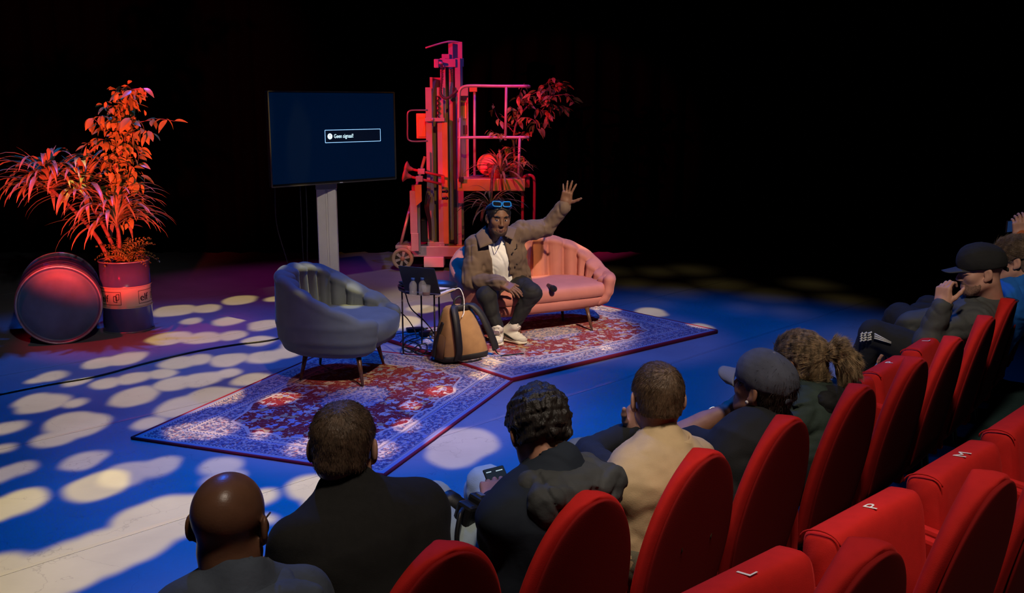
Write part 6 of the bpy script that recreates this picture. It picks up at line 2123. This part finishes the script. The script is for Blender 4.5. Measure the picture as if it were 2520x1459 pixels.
ring_collar(a, BEIGE, .055)
def back_line(a, h, xs, off=.150, r=.0035, mat=None, name='seam', curve=.13):
    P = spline([a['P'].lerp(a['N'], h) + a['Rt'] * x * a['sc'] - a['F'] * (off - curve * (abs(x) / .19) ** 2) * a['sc'] for x in xs], 8)
    return curve_part(a, name, P, r, mat, 6)
back_line(a, .74, (-.17, -.09, 0, .09, .17), .172, .0045, BEIGE)
back_line(a, .715, (-.17, -.09, 0, .09, .17), .175, .0035, BEIGE)
for x in (-.10, .10):
    P = [a['P'].lerp(a['N'], t) + Rt * (x * (.7 + .3 * t)) * sc - F_ * (.172 - .02 * t) * sc for t in (.15, .35, .55, .72)]
    curve_part(a, 'seam', P, .003, BEIGE, 6)
# 5 person in grey cap
BT = BLKC
a = audience_member('person in a grey baseball cap and black t-shirt, hand raised to the mouth', S(5), FV(5), W(1876, 955, 3.62), (-.72, .69, .20), sc=1.07, skin_m=SKT, top_m=BT, leg_m=DARKT, shoe_m=SHOEB, Nk=W(1892, 1045, 3.60), folds=(.003, 12, 12, .006), bare=(0,),
        el=(W(1672, 1072, 3.72), None), wr=(W(1782, 1014, 3.75), None), hands={0: ((.55, .2, .45), (-.5, .2, .8), (.6, .8, .9, .9), .2, .4)}, top_name='t_shirt', wide=1.05)
CAPG = M('washed_grey_cap', (.085, .092, .125), rough=.9, var=.12, vscale=30, bump=.15, bscale=260); CAPB = M('cap_brim_grey', (.20, .195, .20), rough=.9, bump=.15, bscale=260)
hcol = hairm('hair_dark_brown', (.032, .020, .015))
add_hair(a, hcol, .008, -.085, 4000, .025, .25, 41, .002, 60)
c = baseball_cap(a['root'], a['H'], a['R'], a['sc'] * 1.03, CAPG, CAPB); local_parent([c], a['root'])
curve_part(a, 'ear_stud', [a['H'] + Vector(a['R'] @ np.array((-.090, .004, -.040))), a['H'] + Vector(a['R'] @ np.array((-.093, .004, -.040)))], .007, M('stud_pearl', (.85, .82, .8), rough=.2), 10)
wp = W(1814, 1030, 3.70)
curve_part(a, 'bracelet', [a['wr'][0].lerp(a['el'][0], .22) + Vector((.030 * math.cos(t), 0.02 * math.sin(t), .036 * math.sin(t))) for t in [2 * PI * k / 18 for k in range(19)]], .0035, M('silver', (.8, .8, .8), rough=.2, metal=.9), 6)
# olive jacket draped beside that seat
dj = Sdf().cap(W(1830, 1120, 3.5), W(1895, 1092, 3.52), .06, .075).cap(W(1895, 1092, 3.52), W(1915, 1130, 3.5), .07, .06, .04).cap(W(1830, 1120, 3.5), W(1842, 1180, 3.55), .055, .05, .04)
o = npobj('draped_jacket', dj.mesh(.008, (.009, 18, 3)), OLIVE); tag(o, 'olive grey jacket draped between the seats of beige vest and grey cap', 'jacket')
# 6 person with ponytail
CAMO = M('dark_green_jacket', (.035, .055, .042), rough=.8, var=.5, vscale=9, bump=.15, bscale=120)
def splatter(name):
    m = M(name, (.012, .012, .012), rough=.8, bump=.2, bscale=80)
    nt = m.node_tree; N_, K = nt.nodes, nt.links
    v = N_.new('ShaderNodeTexVoronoi'); v.inputs['Scale'].default_value = 34
    tc = N_.new('ShaderNodeTexCoord'); K.new(tc.outputs['Object'], v.inputs['Vector'])
    sp = N_.new('ShaderNodeSeparateXYZ'); K.new(v.outputs['Color'], sp.inputs[0])
    g = N_.new('ShaderNodeMath'); g.operation = 'MULTIPLY_ADD'; K.new(sp.outputs['X'], g.inputs[0]); g.inputs[1].default_value = .55; g.inputs[2].default_value = -.27
    l = N_.new('ShaderNodeMath'); l.operation = 'LESS_THAN'; K.new(v.outputs['Distance'], l.inputs[0]); K.new(g.outputs[0], l.inputs[1])
    mx = N_.new('ShaderNodeMixRGB'); K.new(l.outputs[0], mx.inputs[0]); mx.inputs[1].default_value = (.012, .012, .012, 1); mx.inputs[2].default_value = (.5, .5, .48, 1)
    K.new(mx.outputs[0], N_['Principled BSDF'].inputs['Base Color'])
    return m
a = audience_member('person with a blonde-brown ponytail in a dark green jacket with paint-flecked hood', S(6), FV(6), W(1962, 893, 4.08), (-.74, .66, -.14), sc=1.06, skin_m=SKT, top_m=CAMO, leg_m=DARKT, shoe_m=SHOEB, Nk=W(2005, 972, 4.05), folds=(.004, 14, 14, .010), sleeves=1.1)
HB = hairm('hair_streaked_blonde', (.42, .29, .16), .85)
cmb = lambda tgt: (lambda P, Nn: (A3(tgt) - P) / np.maximum(np.linalg.norm(A3(tgt) - P, axis=1, keepdims=True), 1e-6))
tie = Vector(a['R'] @ (np.array((.0, -.125, .045)) * a['sc']) + A3(a['H']))
h = add_hair(a, HB, .012, -.075, 26000, .050, .012, 51, .0012, 40, comb=cmb(tie), jit=.03, rad=.0006)
tp = [tie, tie + Vector((.045, .0, .012)), tie + Vector((.085, -.01, -.03)), tie + Vector((.095, -.015, -.085)), tie + Vector((.075, -.02, -.135))]
q = Sdf()
rad = (.020, .036, .044, .038, .014)
for k in range(4): q.cap(A3(tp[k]), A3(tp[k + 1]), rad[k], rad[k + 1], .015)
pt = npobj('ponytail', q.mesh(.006, (.004, 50, 6)), HB); local_parent([pt], a['root'])
def along(P, Nn):
    T_ = np.array([A3(q) for q in tp]); mid = (T_[1:] + T_[:-1]) / 2; tg = T_[1:] - T_[:-1]
    i = np.argmin(((P[:, None] - mid[None]) ** 2).sum(2), 1)
    return tg[i] / np.linalg.norm(tg[i], axis=1, keepdims=True)
strands(pt, pt.data, 12000, .05, .0006, along, HB, 52, .03, .07)
curve_part(a, 'hair_tie', [tie + Vector((0.004, .024 * math.cos(t), .024 * math.sin(t))) for t in [2 * PI * k / 16 for k in range(17)]], .006, BLKC, 8)
hood(a, splatter('flecked_hood'), .165, drop=.035, noise=.004, seed=9, ridge=.007, lift=.040)
curve_part(a, 'earring', [a['H'] + Vector(a['R'] @ np.array((-.092, .0, -.050))), a['H'] + Vector(a['R'] @ np.array((-.094, .0, -.062)))], .004, M('silver', (.8, .8, .8), rough=.2, metal=.9), 8)
# 7 man in black cap, reclining, hand at the mouth, one leg up
GRYJ = M('charcoal_jacket', (.050, .053, .052), rough=.75, var=.1, vscale=14, bump=.12, bscale=200)
a = audience_member('bearded man in a black flat-brim cap and charcoal jacket, fist at his mouth', S(10), FV(10), W(2412, 668, 5.62), (-.97, .12, -.12), sc=1.17, skin_m=SKP, top_m=GRYJ, leg_m=DARKT, shoe_m=SHOEB, Nk=W(2446, 748, 5.66), wide=.95, hip_f=.36, folds=(.004, 13, 17, .011), neck_r=1.15, sleeves=1.1, collar=False,
        el=(W(2285, 838, 5.42), W(2240, 800, 6.0)), wr=(W(2318, 752, 5.40), W(2200, 840, 6.1)), kn=(W(2150, 822, 5.75), W(2215, 778, 6.25)), an=(W(2090, 960, 5.9), W(2120, 900, 6.5)),
        hands={0: ((.10, .15, 1), (-.85, -.5, .1), (.9, 1.1, 1.1, 1.1), .2, .5)}, jaw=1.06)
bb = Sdf().ell((0, .029, -.031), (.0615, .065, .0875)).ell((0, .068, -.093), (.026, .021, .023), k=.03).cap((-.055, .0, -.055), (-.031, .056, -.091), .019, .017, .03)
bb.box((0, .04, .06), (.2, .2, .092), None, .004, .015, True).ell((0, -.025, -.10), (.2, .045, .2), k=.01, neg=True)
npb = to_world(bb.mesh(.004, (.0008, 120, 3)), a['H'], a['R'], a['sc'])
part(a, 'beard', npb, M('stubble', (.20, .11, .075), rough=.8, var=.4, vscale=160))
CAPK = M('black_cap_wool', (.010, .010, .0105), rough=.9, bump=.2, bscale=260)
c = baseball_cap(a['root'], a['H'], a['R'], a['sc'] * 1.05, CAPK, M('black_brim', (.03, .03, .032), rough=.7), flatbrim=True); local_parent([c], a['root'])
cl = ring_collar(a, BLKC, .05, .080, .092, 'shirt_collar', .7)
# skeleton-hand print on the near knee
PR = M('print_white', (.62, .62, .58), rough=.7)
kx = a['kn'][0]; sc = a['sc']
side = (Vector((0, 0, CAM_H)) - kx); side = Vector((side.x, side.y, .8)).normalized()
rg = side.cross(Vector((0, 0, 1))).normalized() * -1; upv = rg.cross(side) * -1
def kp(x, y): return kx + side * .088 * sc + rg * x + upv * y
for k in range(4):
    for j, (x0, x1) in enumerate(((.01, .032), (.038, .055), (.060, .072))):
        y0 = .022 - .014 * k
        p0, p1 = kp(-x0 - .004 * (k == 1), y0 - x0 * .15), kp(-x1, y0 - x1 * .25 - .004)
        parts_ = obj('printed_bone', tube([p0, p0.lerp(p1, .5), p1], [.0062, .0045, .0060], 6), PR); local_parent([parts_], a['root'])
for k in range(3):
    parts_ = obj('printed_bone', tube([kp(.004, .012 - .013 * k), kp(.10, -.030 - .004 * k)], [.005, .002], 6), PR); local_parent([parts_], a['root'])
# 8 person in blue hoodie at the right edge
BLUEH = M('blue_hoodie', (.006, .105, .42), rough=.9, sheen=.2, bump=.15, bscale=160)
a = audience_member('person in a bright blue hoodie with swept-back fair hair at the right edge', S(11), FV(11), W(2493, 640, 6.05), (-.93, .36, -.10), sc=1.15, skin_m=SKP, top_m=BLUEH, leg_m=DARKT, shoe_m=SHOEB, Nk=W(2508, 704, 6.02), folds=(.004, 13, 23, .009), top_name='hoodie')
add_hair(a, hairm('hair_fair_brown', (.13, .085, .052), .4), .018, .012, 14000, .045, .10, 71, .003, 40, rad=.0006, comb=lambda P, Nn: np.tile(np.array([[.9, -.3, -.1]]), (len(P), 1)), jit=.08)
hs_ = npobj('hair_sides', hair_cap(a['H'], a['R'], a['sc'], .004, -.065, noise=.001, seed=3), hairm('hair_clipped', (.11, .07, .05))); local_parent([hs_], a['root'])
hood(a, BLUEH, .17, drop=.05, noise=.006, seed=5)
# 9 person beyond, only the raised hands and phone are in view
a = audience_member('person beyond the blue hoodie with both hands raised around a phone', S(12), FV(12), W(2545, 622, 6.75), (-.92, .38, 0), sc=1.10, skin_m=SKP, top_m=M('rust_jumper', (.40, .10, .03), rough=.9), leg_m=DARKT, shoe_m=SHOEB, Nk=W(2560, 690, 6.75), folds=(.005, 15, 27), top_name='jumper',
        el=(W(2522, 640, 6.45), W(2535, 640, 6.85)), wr=(W(2510, 583, 6.42), W(2520, 582, 6.62)), hands={0: ((-.15, .0, 1), (-.2, -1, .1), (.5, .7, .8, .8), .4, .4), 1: ((-.2, -.1, 1), (.2, 1, .1), (.5, .7, .8, .8), .4, .4)})
add_hair(a, hcol, .012, -.06, 0, .02, .3, 81)
pc = W(2496, 556, 6.50)
p2 = empty('phone', pc, math.radians(70), 'phone held up sideways at the right edge, small blue screen', 'phone')
obj('case', box((0, 0, 0), (.082, .005, .04)), M('phone_case', (.01, .01, .012), rough=.3), p2, smooth=False, bevel=.004)
p2.rotation_euler = (0, 0, math.radians(28))
obj('screen', box((0, -.0056, 0), (.076, .0006, .036)), M('phone_screen_blue', (.004, .006, .012), rough=.1, emit=((.006, .02, .07), 1.0)), p2, smooth=False)
for k in range(3): obj('screen_icon', box((-.01 + .022 * k, -.0066, .004), (.007, .0004, .008)), M('phone_lit2', (.3, .5, .7), emit=((.10, .25, .5), .7)), p2, smooth=False)
